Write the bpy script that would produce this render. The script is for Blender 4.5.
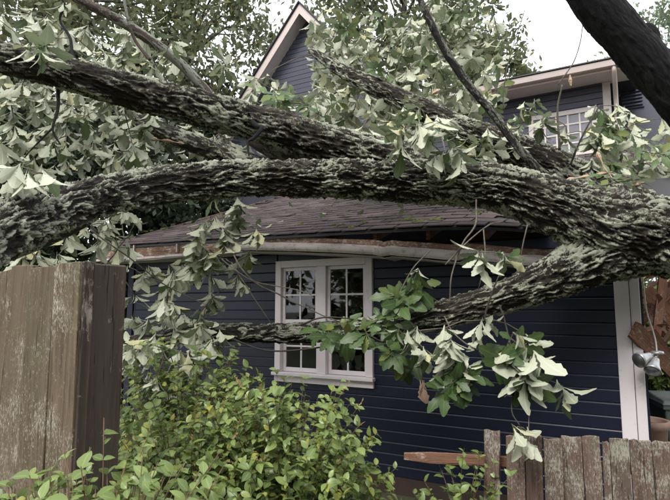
import bpy, math, random
import numpy as np
from mathutils import Vector, Matrix, Euler
R = math.radians
rnd = random.Random(11)
nr = np.random.RandomState(5)
scene = bpy.context.scene
for o in list(bpy.data.objects): bpy.data.objects.remove(o)
COL = scene.collection

# ------------------------------------------------------------------ camera
FPX, CX, CY, PITCH, CAMZ = 526.0, 335.0, 250.0, R(6.5), 1.97
cam_d = bpy.data.cameras.new('camera'); cam = bpy.data.objects.new('camera', cam_d); COL.objects.link(cam)
cam.location = (0, 0, CAMZ); cam.rotation_euler = (R(90) + PITCH, 0, 0)
cam_d.sensor_fit = 'HORIZONTAL'; cam_d.sensor_width = 36; cam_d.lens = 36 * FPX / 670
cam_d.clip_start = 0.05; cam_d.clip_end = 2000
scene.camera = cam
# ------------------------------------------------------------------ sky and sun (overcast)
SUN_EL, SUN_AZ = 50, 212          # azimuth clockwise from +Y: behind the camera, to the left
w = bpy.data.worlds.new('World'); scene.world = w; w.use_nodes = True
nt = w.node_tree; nt.nodes.clear()
sk = nt.nodes.new('ShaderNodeTexSky'); sk.sky_type = 'NISHITA'; sk.sun_disc = False
sk.sun_elevation = R(SUN_EL); sk.sun_rotation = R(SUN_AZ); sk.dust_density = 3.0; sk.air_density = 1.0
hs = nt.nodes.new('ShaderNodeHueSaturation'); hs.inputs['Saturation'].default_value = 0.25
mx = nt.nodes.new('ShaderNodeMix'); mx.data_type = 'RGBA'; mx.inputs[0].default_value = 0.8
mx.inputs[7].default_value = (8.6, 8.8, 9.2, 1)          # even cloud cover
bg = nt.nodes.new('ShaderNodeBackground'); bg.inputs['Strength'].default_value = 0.1
ow = nt.nodes.new('ShaderNodeOutputWorld')
nt.links.new(sk.outputs[0], hs.inputs['Color']); nt.links.new(hs.outputs[0], mx.inputs[6])
nt.links.new(mx.outputs[2], bg.inputs['Color']); nt.links.new(bg.outputs[0], ow.inputs['Surface'])
sl = bpy.data.lights.new('sun', 'SUN'); sl.energy = 1.45; sl.angle = R(25); sl.color = (1, .97, .92)
so = bpy.data.objects.new('sun', sl); COL.objects.link(so)
sd = Vector((math.sin(R(SUN_AZ)) * math.cos(R(SUN_EL)), math.cos(R(SUN_AZ)) * math.cos(R(SUN_EL)), math.sin(R(SUN_EL))))
so.rotation_euler = sd.to_track_quat('Z', 'Y').to_euler(); so.location = (0, 0, 30)
scene.view_settings.view_transform = 'Standard'; scene.view_settings.look = 'None'
scene.view_settings.exposure = 1.25; scene.view_settings.gamma = 1
scene.view_settings.use_curve_mapping = False
scene.render.engine = 'CYCLES'
scene.cycles.max_bounces = 6; scene.cycles.transparent_max_bounces = 8

# ------------------------------------------------------------------ placing helpers
def P(px, py, d):
    """point on the sight line of photo pixel (px,py) at distance d in front of the camera"""
    u = (px - CX) / FPX; v = (CY - py) / FPX
    y = math.cos(PITCH) - v * math.sin(PITCH); z = math.sin(PITCH) + v * math.cos(PITCH)
    t = d / y
    return Vector((u * t, d, CAMZ + z * t))
HC = Vector((2.78, 4.775, 0)); HA = R(-29)
HU = Vector((math.cos(HA), math.sin(HA), 0)); HN = Vector((-math.sin(HA), math.cos(HA), 0))
def HL(px, py, yl):
    """house-local point where the sight line meets the plane yl behind the front wall"""
    d = P(px, py, 1.0) - Vector((0, 0, CAMZ)); o = Vector((0, 0, CAMZ)) - HC
    t = (yl - o.dot(HN)) / d.dot(HN)
    q = o + d * t
    return Vector((q.dot(HU), yl, q.z))
def H2W(x, y, z): return HC + HU * x + HN * y + Vector((0, 0, z))
def proj(p):
    c = p - Vector((0, 0, CAMZ))
    f = c.y * math.cos(PITCH) + c.z * math.sin(PITCH); v = -c.y * math.sin(PITCH) + c.z * math.cos(PITCH)
    if f < .05: return None
    return CX + FPX * c.x / f, CY - FPX * v / f, f
def ground_z(x, y):
    t = min(1, max(0, (y - 1.6) / 2.2)); t = t * t * (3 - 2 * t)
    return 0.35 * (1 - t)

# ------------------------------------------------------------------ noise in numpy
def _h(i, j, k, s):
    h = (i.astype(np.int64) * 374761393 + j.astype(np.int64) * 668265263 + k.astype(np.int64) * 2147483647 + s * 974634777) & 0xffffffff
    h = ((h ^ (h >> 13)) * 1274126177) & 0xffffffff
    h = ((h ^ (h >> 16)) * 2246822519) & 0xffffffff
    return ((h ^ (h >> 15)) & 0xffff) / 65535.0
def vnoise(p, s=0):
    i = np.floor(p).astype(np.int64); f = p - i; f = f * f * (3 - 2 * f)
    r = 0
    for a in (0, 1):
        for b in (0, 1):
            for c in (0, 1):
                wgt = (f[:, 0] if a else 1 - f[:, 0]) * (f[:, 1] if b else 1 - f[:, 1]) * (f[:, 2] if c else 1 - f[:, 2])
                r = r + wgt * _h(i[:, 0] + a, i[:, 1] + b, i[:, 2] + c, s)
    return r * 2 - 1
def fbm(p, o=3, s=0):
    r = 0; a = 1.0
    for k in range(o):
        r = r + a * vnoise(p * (2.03 ** k), s + k); a *= .5
    return r
def worley(p, s=0):
    i = np.floor(p).astype(np.int64); n = len(p)
    f1 = np.full(n, 9.0); f2 = np.full(n, 9.0)
    for a in (-1, 0, 1):
        for b in (-1, 0, 1):
            for c in (-1, 0, 1):
                q = i + np.array([a, b, c])
                pt = np.stack([q[:, m] + _h(q[:, 0], q[:, 1], q[:, 2], s + 10 + m) for m in range(3)], 1)
                d = np.sqrt(((pt - p) ** 2).sum(1))
                m_ = d < f1
                f2 = np.where(m_, f1, np.minimum(f2, d)); f1 = np.where(m_, d, f1)
    return f1, f2

# ------------------------------------------------------------------ object helpers
def tag(o, label=None, cat=None, group=None, kind=None):
    if label: o['label'] = label
    if cat: o['category'] = cat
    if group: o['group'] = group
    if kind: o['kind'] = kind
    return o
def empty(name, loc, rz=0):
    o = bpy.data.objects.new(name, None); COL.objects.link(o); o.location = loc; o.rotation_euler = (0, 0, rz)
    o.empty_display_size = .2
    return o
def link(name, me, parent=None):
    o = bpy.data.objects.new(name, me); COL.objects.link(o)
    if parent: o.parent = parent
    return o
def mesh(name, V, F, mat, smooth=False):
    me = bpy.data.meshes.new(name); me.from_pydata([tuple(v) for v in V], [], [tuple(f) for f in F]); me.update()
    if mat: me.materials.append(mat)
    if smooth: me.polygons.foreach_set('use_smooth', [True] * len(me.polygons))
    return me
def mesh_np(name, V, Q, mat, smooth=True, n=4):
    """V (N,3) array, Q (M,n) array of faces with n corners"""
    me = bpy.data.meshes.new(name); me.vertices.add(len(V)); me.vertices.foreach_set('co', np.ascontiguousarray(V, dtype=np.float32).ravel())
    me.loops.add(len(Q) * n); me.loops.foreach_set('vertex_index', np.ascontiguousarray(Q, dtype=np.int32).ravel())
    me.polygons.add(len(Q)); me.polygons.foreach_set('loop_start', np.arange(0, len(Q) * n, n, dtype=np.int32))
    me.polygons.foreach_set('loop_total', np.full(len(Q), n, dtype=np.int32))
    if smooth: me.polygons.foreach_set('use_smooth', np.ones(len(Q), dtype=bool))
    me.materials.append(mat); me.update(calc_edges=True); me.validate()
    return me
def fattr(me, name, vals):
    a = me.attributes.new(name, 'FLOAT', 'POINT'); a.data.foreach_set('value', np.ascontiguousarray(vals, dtype=np.float32).ravel())
def vattr(me, name, vals):
    a = me.attributes.new(name, 'FLOAT_VECTOR', 'POINT'); a.data.foreach_set('vector', np.ascontiguousarray(vals, dtype=np.float32).ravel())
class MB:
    def __init__(s): s.V = []; s.F = []
    def add(s, V, F):
        b = len(s.V); s.V += [tuple(v) for v in V]; s.F += [tuple(b + i for i in f) for f in F]; return s
    def box(s, x0, x1, y0, y1, z0, z1):
        return s.add([(x, y, z) for z in (z0, z1) for y in (y0, y1) for x in (x0, x1)],
                     [(0, 2, 3, 1), (4, 5, 7, 6), (0, 1, 5, 4), (2, 6, 7, 3), (0, 4, 6, 2), (1, 3, 7, 5)])
    def bar(s, a, b, wd, th, up=Vector((0, 0, 1))):
        a = Vector(a); b = Vector(b); t = (b - a).normalized(); x = t.cross(up)
        if x.length < 1e-4: x = t.cross(Vector((0, 1, 0)))
        x.normalize(); y = x.cross(t)
        c = [a + x * (sx * wd / 2) + y * (sy * th / 2) for sy in (-1, 1) for sx in (-1, 1)] + [b + x * (sx * wd / 2) + y * (sy * th / 2) for sy in (-1, 1) for sx in (-1, 1)]
        return s.add(c, [(0, 1, 3, 2), (4, 6, 7, 5), (0, 4, 5, 1), (2, 3, 7, 6), (0, 2, 6, 4), (1, 5, 7, 3)])
    def prism(s, prof, a, b):
        """profile of (y,z) pairs swept along x from a to b (closed)"""
        n = len(prof)
        V = [(a, y, z) for y, z in prof] + [(b, y, z) for y, z in prof]
        F = [(i, (i + 1) % n, n + (i + 1) % n, n + i) for i in range(n)] + [tuple(range(n))[::-1], tuple(range(n, 2 * n))]
        return s.add(V, F)
    def tube(s, pts, rad, n=6):
        pts = [Vector(p) for p in pts]; m = len(pts); b = len(s.V)
        if not hasattr(rad, '__len__'): rad = [rad] * m
        nrm = None
        for i, p in enumerate(pts):
            t = (pts[min(i + 1, m - 1)] - pts[max(i - 1, 0)])
            t = t.normalized() if t.length > 1e-9 else Vector((0, 0, 1))
            if nrm is None: nrm = t.orthogonal().normalized()
            nrm = (nrm - t * nrm.dot(t)); nrm = nrm.normalized() if nrm.length > 1e-6 else t.orthogonal().normalized()
            bi = t.cross(nrm)
            for k in range(n):
                a = 2 * math.pi * k / n
                s.V.append(tuple(p + (nrm * math.cos(a) + bi * math.sin(a)) * rad[i]))
        for i in range(m - 1):
            for k in range(n):
                k2 = (k + 1) % n
                s.F.append((b + i * n + k, b + i * n + k2, b + (i + 1) * n + k2, b + (i + 1) * n + k))
        s.F.append(tuple(b + k for k in range(n))[::-1]); s.F.append(tuple(b + (m - 1) * n + k for k in range(n)))
        return s
    def lathe(s, prof, c, n=20):
        b = len(s.V); m = len(prof)
        for r, z in prof:
            for k in range(n):
                a = 2 * math.pi * k / n; s.V.append((c[0] + r * math.cos(a), c[1] + r * math.sin(a), c[2] + z))
        for i in range(m - 1):
            for k in range(n):
                k2 = (k + 1) % n; s.F.append((b + i * n + k, b + i * n + k2, b + (i + 1) * n + k2, b + (i + 1) * n + k))
        s.F.append(tuple(b + k for k in range(n))[::-1]); s.F.append(tuple(b + (m - 1) * n + k for k in range(n)))
        return s
    def build(s, name, mat, parent=None, smooth=False, bevel=0, seg=1):
        o = link(name, mesh(name, s.V, s.F, mat, smooth), parent)
        if bevel:
            m = o.modifiers.new('bevel', 'BEVEL'); m.width = bevel; m.segments = seg; m.limit_method = 'ANGLE'
        return o
def spline(ctrl, step):
    """Catmull-Rom through (Vector, radius) pairs, resampled evenly"""
    C = [np.array([*p, r]) for p, r in ctrl]
    C = [2 * C[0] - C[1]] + C + [2 * C[-1] - C[-2]]
    out = []
    for i in range(1, len(C) - 2):
        for t in np.linspace(0, 1, 24, endpoint=False):
            a, b, c, d = C[i - 1], C[i], C[i + 1], C[i + 2]
            out.append(.5 * ((2 * b) + (c - a) * t + (2 * a - 5 * b + 4 * c - d) * t * t + (3 * b - a - 3 * c + d) * t ** 3))
    out.append(C[-2]); out = np.array(out)
    s = np.concatenate([[0], np.cumsum(np.linalg.norm(np.diff(out[:, :3], axis=0), axis=1))])
    n = max(3, int(s[-1] / step)); q = np.linspace(0, s[-1], n)
    return np.stack([np.interp(q, s, out[:, k]) for k in range(4)], 1), q

# ------------------------------------------------------------------ materials
class NT:
    def __init__(s, name):
        s.m = bpy.data.materials.new(name); s.m.use_nodes = True; s.t = s.m.node_tree
        s.b = s.t.nodes['Principled BSDF']; s.out = s.t.nodes['Material Output']
    def n(s, typ, **kw):
        x = s.t.nodes.new(typ)
        for k, v in kw.items(): setattr(x, k, v)
        return x
    def l(s, a, b): s.t.links.new(a, b)
    def coord(s, kind='Object', scale=(1, 1, 1), attr=None, rand=True):
        if attr: src = s.n('ShaderNodeAttribute', attribute_name=attr).outputs['Vector']
        else: src = s.n('ShaderNodeTexCoord').outputs[kind]
        mp = s.n('ShaderNodeMapping'); mp.inputs['Scale'].default_value = scale; s.l(src, mp.inputs['Vector'])
        if rand:
            oi = s.n('ShaderNodeObjectInfo'); mu = s.n('ShaderNodeMath', operation='MULTIPLY'); mu.inputs[1].default_value = 37.0
            s.l(oi.outputs['Random'], mu.inputs[0]); s.l(mu.outputs[0], mp.inputs['Location'])
        return mp.outputs[0]
    def noise(s, co, scale=5, detail=4, rough=.6, dist=0):
        x = s.n('ShaderNodeTexNoise'); x.inputs['Scale'].default_value = scale; x.inputs['Detail'].default_value = detail
        x.inputs['Roughness'].default_value = rough; x.inputs['Distortion'].default_value = dist
        s.l(co, x.inputs['Vector']); return x.outputs['Fac']
    def ramp(s, fac, stops):
        x = s.n('ShaderNodeValToRGB'); e = x.color_ramp.elements
        while len(e) < len(stops): e.new(.5)
        for i, (p, c) in enumerate(stops):
            e[i].position = p; e[i].color = (c, c, c, 1) if not hasattr(c, '__len__') else (*c, 1)
        s.l(fac, x.inputs[0]); return x.outputs[0]
    def mix(s, fac, a, b, mode='MIX'):
        x = s.n('ShaderNodeMix', data_type='RGBA', blend_type=mode)
        for k, v in ((0, fac), (6, a), (7, b)):
            if hasattr(v, 'is_output'): s.l(v, x.inputs[k])
            elif hasattr(v, '__len__'): x.inputs[k].default_value = (*v, 1)
            else: x.inputs[k].default_value = v
        return x.outputs[2]
    def math(s, op, a, b=0):
        x = s.n('ShaderNodeMath', operation=op)
        for k, v in ((0, a), (1, b)):
            if hasattr(v, 'is_output'): s.l(v, x.inputs[k])
            else: x.inputs[k].default_value = v
        return x.outputs[0]
    def attr(s, name): return s.n('ShaderNodeAttribute', attribute_name=name).outputs['Fac']
    def bump(s, h, strength=.5, dist=.01):
        x = s.n('ShaderNodeBump'); x.inputs['Strength'].default_value = strength; x.inputs['Distance'].default_value = dist
        s.l(h, x.inputs['Height']); s.l(x.outputs[0], s.b.inputs['Normal'])
    def col(s, c):
        if hasattr(c, 'is_output'): s.l(c, s.b.inputs['Base Color'])
        else: s.b.inputs['Base Color'].default_value = (*c, 1)
    def rough(s, r):
        if hasattr(r, 'is_output'): s.l(r, s.b.inputs['Roughness'])
        else: s.b.inputs['Roughness'].default_value = r
    def spec(s, v): s.b.inputs['Specular IOR Level'].default_value = v

def bark_mat(name, dark, mid, ridge, lichen, amount, moss=0.0):
    m = NT(name); co = m.coord(attr='bark_co', rand=False)
    stretch = m.coord(attr='bark_co', scale=(1, 1, .3), rand=False)
    h = m.attr('ridge'); stretch2 = m.coord(attr='bark_co', scale=(1, 1, .6), rand=False)
    n1 = m.noise(stretch, 26, 6, .65)
    base = m.mix(m.ramp(n1, [(.3, 0), (.72, 1)]), dark, mid)
    hh = m.math('ADD', h, m.math('MULTIPLY', m.math('SUBTRACT', n1, .5), .7))
    base = m.mix(m.ramp(hh, [(.45, 0), (.95, 1)]), base, ridge)
    # lichen crusts: blotches made of small spots, growing on the plates
    big = m.noise(co, 2.6, 3, .6); sp = m.noise(stretch2, 52, 6, .8, .3)
    sp2 = m.noise(co, 78, 5, .8)
    f = m.math('ADD', m.math('MULTIPLY', big, .75), m.math('MULTIPLY', sp, .62)); f = m.math('ADD', f, m.math('MULTIPLY', sp2, .85)); f = m.math('ADD', f, m.math('MULTIPLY', h, .42))
    t = 1.42 - amount
    lf = m.ramp(m.math('SUBTRACT', f, t - .5), [(.47, 0), (.535, 1)])
    lc = m.mix(m.noise(co, 14, 3), lichen, tuple(c * .72 for c in lichen))
    c = m.mix(lf, base, lc)
    if moss:
        up = m.attr('up'); mn = m.noise(co, 5, 4, .7)
        mf = m.ramp(m.math('ADD', m.math('MULTIPLY', up, .5), mn), [(1.15 - moss * .2, 0), (1.2 - moss * .2, 1)])
        c = m.mix(mf, c, m.mix(m.noise(co, 60, 3), (.05, .06, .012), (.14, .14, .03)))
    m.col(c); m.rough(.75); m.spec(.3)
    m.bump(m.math('ADD', m.noise(stretch, 75, 7, .75), m.math('MULTIPLY', m.math('MULTIPLY', lf, sp2), .5)), 1.0, .014)
    return m.m
M = {}
M['bark'] = bark_mat('lichen_bark', (.008, .006, .0045), (.034, .027, .020), (.125, .108, .083), (.42, .43, .335), .055, .75)
M['bark_dark'] = bark_mat('wet_backlit_bark', (.0035, .0035, .0045), (.007, .0068, .0085), (.012, .0115, .014), (.03, .03, .03), -.05)  # wet bark, coloured near black for the leaning trunk's backlit silhouette
M['bark_red'] = bark_mat('smooth_reddish_bark', (.045, .03, .025), (.10, .07, .06), (.16, .12, .105), (.30, .31, .26), .12)
M['bark_twig'] = bark_mat('thin_dark_bark', (.012, .010, .010), (.030, .026, .024), (.06, .052, .047), (.22, .22, .18), .02)
M['bark_far'] = bark_mat('grey_bark', (.03, .026, .022), (.07, .06, .05), (.12, .11, .095), (.22, .23, .19), .1)

def leaf_mat(name, top_a, top_b, und_a, und_b, trans=.22, rough=.45):
    """two-sided leaf: green blade above, pale felt below"""
    m = NT(name); tint = m.attr('tint'); rib = m.attr('rib')
    co = m.coord('Object', rand=False); nz = m.noise(co, 30, 3)
    k = m.math('ADD', m.math('MULTIPLY', tint, .8), m.math('MULTIPLY', nz, .25))
    top = m.mix(k, top_a, top_b); und = m.mix(k, und_a, und_b)
    rf = m.ramp(rib, [(.84, 0), (.98, .4)])
    top = m.mix(rf, top, tuple(min(1, c * 1.4) for c in top_b)); und = m.mix(rf, und, tuple(min(1, c * 1.25) for c in und_b))
    g = m.n('ShaderNodeNewGeometry'); isl = g.outputs['Random Per Island']
    warm = m.ramp(isl, [(.80, 0), (.97, .75)]); top = m.mix(warm, top, (top_b[0] * 1.5, top_b[1] * 1.1, top_b[2] * .7)); und = m.mix(warm, und, (und_b[0] * .95, und_b[1] * .88, und_b[2] * .6))
    spot = m.ramp(m.noise(co, 16, 5, .7), [(.66, 0), (.72, .6)]); top = m.mix(spot, top, (.09, .065, .03)); und = m.mix(spot, und, (.24, .20, .12))
    c = m.mix(g.outputs['Backfacing'], top, und)
    m.col(c); m.rough(rough); m.spec(.4)
    tr = m.n('ShaderNodeBsdfTranslucent'); m.l(m.mix(.5, top, und), tr.inputs['Color'])
    ms = m.n('ShaderNodeMixShader'); ms.inputs[0].default_value = trans
    m.l(m.b.outputs[0], ms.inputs[1]); m.l(tr.outputs[0], ms.inputs[2]); m.l(ms.outputs[0], m.out.inputs['Surface'])
    return m.m
M['oak_leaf'] = leaf_mat('oak_leaf', (.035, .068, .020), (.10, .16, .045), (.275, .30, .205), (.56, .575, .44))
M['shrub_leaf'] = leaf_mat('shrub_leaf', (.028, .058, .016), (.24, .315, .095), (.13, .19, .075), (.33, .40, .20), .26, .32)
M['dead_leaf'] = leaf_mat('dead_leaf', (.20, .12, .08), (.36, .25, .19), (.3, .2, .15), (.42, .31, .25), .2, .6)
M['tree_leaf'] = leaf_mat('tree_leaf', (.055, .075, .03), (.165, .19, .08), (.13, .15, .085), (.27, .295, .19), .35)
M['dark_leaf'] = leaf_mat('evergreen_leaf', (.012, .022, .010), (.04, .062, .025), (.025, .035, .02), (.06, .08, .045), .2)
M['far_glare_leaf'] = leaf_mat('far_glare_leaf', (.10, .15, .09), (.19, .25, .16), (.16, .2, .13), (.24, .29, .2), .3)  # greens paled to stand in for glare over the far tree

def wood_mat(name, a, b, c, fleck=None, famt=.5, green=None, gscale=18, rough=.8, axis=2, bump=.8):
    m = NT(name); sc = [1, 1, 1]; sc[axis] = .07
    g = m.coord('Object', scale=tuple(sc)); co = m.coord('Object')
    grain = m.noise(g, 55, 6, .65, .3); big = m.noise(g, 7, 3)
    col = m.mix(m.ramp(grain, [(.3, 0), (.7, 1)]), a, b); col = m.mix(m.ramp(big, [(.35, 0), (.7, 1)]), col, c)
    oi = m.n('ShaderNodeObjectInfo'); hv = m.n('ShaderNodeHueSaturation')
    m.l(m.math('ADD', m.math('MULTIPLY', oi.outputs['Random'], .45), .78), hv.inputs['Value']); m.l(col, hv.inputs['Color']); col = hv.outputs[0]
    if green: col = m.mix(m.ramp(m.noise(co, 3.5, 4), [(.5, 0), (.75, .7)]), col, green)
    if fleck:
        sc2 = [1, 1, 1]; sc2[axis] = .35; fc = m.coord('Object', scale=tuple(sc2))
        f1 = m.noise(fc, gscale * 3.2, 5, .75, .5); f2 = m.noise(co, 4.5, 3)
        ff = m.ramp(m.math('ADD', f1, m.math('MULTIPLY', f2, .6)), [(.98 - famt * .3, 0), (1.12 - famt * .3, .9)])
        col = m.mix(ff, col, fleck)
    ck = m.ramp(m.noise(m.coord('Object', scale=tuple(.04 if i == axis else 1 for i in range(3))), 70, 3, .6), [(.30, 1), (.345, 0)]); col = m.mix(ck, col, tuple(x * .3 for x in a))
    # knots
    vo = m.n('ShaderNodeTexVoronoi'); vo.inputs['Scale'].default_value = 2.2; m.l(co, vo.inputs['Vector'])
    col = m.mix(m.ramp(vo.outputs['Distance'], [(.03, .8), (.075, 0)]), col, tuple(x * .35 for x in a))
    m.col(col); m.rough(rough); m.spec(.25); m.bump(m.math('SUBTRACT', grain, m.math('MULTIPLY', ck, .6)), bump, .008)
    return m.m
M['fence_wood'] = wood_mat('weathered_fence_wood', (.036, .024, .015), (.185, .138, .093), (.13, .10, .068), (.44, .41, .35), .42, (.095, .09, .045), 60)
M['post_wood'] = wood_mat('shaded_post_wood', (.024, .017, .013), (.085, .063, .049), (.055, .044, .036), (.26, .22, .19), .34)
M['low_fence_wood'] = wood_mat('lichened_fence_wood', (.05, .028, .021), (.19, .125, .10), (.135, .09, .075), (.34, .33, .27), .58, (.13, .12, .085), 36)
M['rail_wood'] = wood_mat('reddish_rail_wood', (.10, .04, .025), (.30, .15, .09), (.2, .11, .075), (.4, .33, .28), .35, axis=0)
M['broken_wood'] = wood_mat('broken_brown_wood', (.07, .032, .022), (.24, .12, .075), (.15, .075, .05), (.42, .30, .22), .35, axis=0)
M['raw_wood'] = wood_mat('splintered_wood', (.26, .17, .11), (.46, .34, .24), (.36, .25, .18), axis=0)
M['fascia_wood'] = wood_mat('rotten_fascia', (.10, .05, .032), (.30, .19, .13), (.20, .12, .085), (.45, .40, .36), .55, axis=0)

def paint_mat(name, a, b, dirt, damt=.4, rough=.45, bumpv=.15, spec=.5):
    m = NT(name); co = m.coord('Object'); g = m.coord('Object', scale=(.15, 1, 1))
    c = m.mix(m.noise(co, 3, 4), a, b)
    f = m.ramp(m.math('ADD', m.noise(co, 9, 6, .7), m.math('MULTIPLY', m.noise(g, 30, 4), .35)), [(.88 - damt * .25, 0), (1.15 - damt * .25, 1)])
    m.col(m.mix(f, c, dirt)); m.rough(rough); m.spec(spec); m.bump(m.noise(g, 90, 4), bumpv, .002)
    return m.m
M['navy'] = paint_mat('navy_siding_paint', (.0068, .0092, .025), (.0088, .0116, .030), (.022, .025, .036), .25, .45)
M['navy_light'] = paint_mat('lighter_navy_siding', (.055, .056, .082), (.068, .069, .098), (.10, .10, .12), .3, .5)  # upper storey siding, lighter and greyer than the front wall
M['trim'] = paint_mat('white_trim_paint', (.80, .74, .76), (.74, .68, .70), (.42, .38, .36), .28, .45)
M['gutter'] = paint_mat('stained_white_gutter', (.62, .56, .54), (.48, .42, .40), (.20, .14, .11), .75, .5)
M['soffit'] = paint_mat('beige_eave_paint', (.66, .60, .57), (.58, .53, .50), (.36, .31, .28), .3, .5)
M['cream'] = paint_mat('cream_gutter', (.62, .53, .50), (.55, .46, .43), (.3, .24, .22), .3, .45)
M['felt'] = paint_mat('black_roofing_felt', (.02, .02, .022), (.035, .034, .036), (.06, .055, .055), .4, .5)
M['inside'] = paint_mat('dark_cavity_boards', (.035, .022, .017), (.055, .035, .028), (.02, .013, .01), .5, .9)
M['blind'] = paint_mat('window_blind', (.36, .33, .36), (.31, .29, .32), (.26, .24, .27), .3, .8)
m = NT('window_glass'); m.col((.9, .92, .94)); m.rough(.02); m.b.inputs['Transmission Weight'].default_value = 1; m.b.inputs['IOR'].default_value = 1.45; M['glass'] = m.m
def shingle_mat():
    m = NT('asphalt_shingle'); co = m.coord('Object', rand=False); oi = m.n('ShaderNodeObjectInfo')
    tint = m.math('ADD', m.math('MULTIPLY', m.attr('tint'), .9), m.math('MULTIPLY', oi.outputs['Random'], .25))
    c = m.mix(tint, (.026, .018, .019), (.10, .072, .073))
    c = m.mix(m.ramp(m.noise(co, 240, 2), [(.4, 0), (.7, .7)]), c, (.14, .115, .115))
    m.col(c); m.rough(.7); m.spec(.35); m.bump(m.noise(co, 300, 2), .5, .003)
    return m.m
M['shingle'] = shingle_mat()
def simple(name, a, b, scale=8, rough=.6, metal=0, bumpv=.2, spec=.5):
    m = NT(name); co = m.coord('Object'); n = m.noise(co, scale, 5, .65)
    m.col(m.mix(m.ramp(n, [(.3, 0), (.7, 1)]), a, b)); m.rough(rough); m.spec(spec); m.b.inputs['Metallic'].default_value = metal
    m.bump(m.noise(co, scale * 6, 4), bumpv, .003); return m.m
M['moss'] = simple('moss', (.035, .05, .012), (.11, .13, .03), 40, .9, 0, .8)
M['terracotta'] = simple('terracotta', (.33, .19, .14), (.46, .30, .24), 9, .8)
M['bin'] = simple('dark_grey_bin_plastic', (.09, .11, .105), (.13, .15, .14), 4, .5)
M['steel'] = simple('grey_lamp_metal', (.34, .34, .35), (.5, .5, .5), 20, .35, .6)
M['nail'] = simple('rusty_nail', (.05, .025, .015), (.11, .06, .04), 60, .7, .3)
M['cable'] = simple('white_cable', (.6, .58, .57), (.7, .68, .66), 20, .5)
M['twig'] = simple('twig_bark', (.07, .055, .045), (.16, .14, .11), 30, .8)
M['twig_dark'] = simple('dark_twig_bark', (.02, .016, .013), (.05, .042, .034), 30, .8)
M['stem'] = simple('shrub_stem', (.09, .05, .03), (.16, .10, .05), 30, .7)
M['flower'] = simple('dry_flower_head', (.30, .19, .09), (.45, .32, .16), 30, .8)
def ground_mat():
    m = NT('leaf_litter_ground'); co = m.coord('Object', rand=False)
    c = m.mix(m.noise(co, 2.5, 6), (.05, .042, .03), (.10, .085, .05))
    c = m.mix(m.ramp(m.noise(co, .8, 5), [(.42, 0), (.6, 1)]), c, (.045, .07, .02))
    m.col(c); m.rough(.9); m.bump(m.noise(co, 30, 6), .8, .03); return m.m
M['ground'] = ground_mat()

# ------------------------------------------------------------------ ground
xs = np.concatenate([np.linspace(-300, -14, 8), np.linspace(-12, 12, 33), np.linspace(14, 300, 8)])
ys = np.concatenate([np.linspace(-300, -6, 8), np.linspace(-5, 14, 40), np.linspace(16, 400, 8)])
V = []; F = []
for j, y in enumerate(ys):
    for i, x in enumerate(xs):
        V.append((x, y, ground_z(x, y) + (0.02 * math.sin(x * 1.7) * math.cos(y * 2.1) - .02 if abs(x) < 12 and -5 < y < 14 else 0)))
for j in range(len(ys) - 1):
    for i in range(len(xs) - 1):
        a = j * len(xs) + i; F.append((a, a + 1, a + 1 + len(xs), a + len(xs)))
g = link('ground', mesh('ground', V, F, M['ground'], True)); tag(g, kind='structure')

# ------------------------------------------------------------------ the house
house = empty('house', HC, HA)
tag(house, 'navy clapboard house with white trim and a torn shingle roof crushed by the fallen tree', 'house')
EXPO = 0.12
prof_cache = {}
def siding(wall, x0, x1, z0, z1, y, mat, holes=(), clip=None, seed=0):
    """lap boards, one object for each course and run between openings"""
    rr = random.Random(seed); k = 0; z = z0
    while z < z1 - .01:
        zt = min(z + EXPO, z1)
        runs = [(x0, x1)]
        if clip: runs = [clip(z)]
        for (a, b, c, d) in holes:
            if zt > c + .004 and z < d - .004:
                nn = []
                for (p, q) in runs:
                    if p < a: nn.append((p, min(q, a)))
                    if q > b: nn.append((max(p, b), q))
                runs = nn
        for (p, q) in runs:
            if q - p < .03: continue
            cuts = [p]
            if q - p > 3.6: cuts.append(p + (q - p) * rr.uniform(.3, .7))
            cuts.append(q)
            for a, b in zip(cuts[:-1], cuts[1:]):
                dz = rr.uniform(-.0015, .0015); dy = rr.uniform(-.0015, .0015); zz = z + dz
                pr = [(y + .004, zz - .006), (y - .016 + dy, zz - .006), (y - .017 + dy, zz + EXPO * .80), (y - .0045, zz + EXPO * .94), (y - .003, zz + EXPO - .005), (y + .004, zz + EXPO - .005)]
                MB().prism(pr, a + .0012, b - .0012).build('siding_board', mat, wall)
        z += EXPO
# --- window opening from the photograph
wl = HL(276, 260, -.02); wr = HL(372, 258, -.02); wb = HL(323, 377, -.02); wt = HL(323, 259, -.02)
WX0, WX1, WZ0, WZ1 = wl.x, wr.x, wb.z, wt.z
# --- front wall
el = HL(98, 247, -.35)               # left end of the eave
LEFT = el.x + .32
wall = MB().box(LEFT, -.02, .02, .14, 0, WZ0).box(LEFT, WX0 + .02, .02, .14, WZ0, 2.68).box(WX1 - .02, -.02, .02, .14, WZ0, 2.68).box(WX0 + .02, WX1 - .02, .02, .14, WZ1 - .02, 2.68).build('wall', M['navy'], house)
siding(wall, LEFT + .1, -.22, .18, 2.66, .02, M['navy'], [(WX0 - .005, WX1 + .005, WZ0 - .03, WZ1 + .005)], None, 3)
MB().box(LEFT, -.0, -.02, .02, -.1, .17).build('foundation', M['inside'], house)
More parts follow.
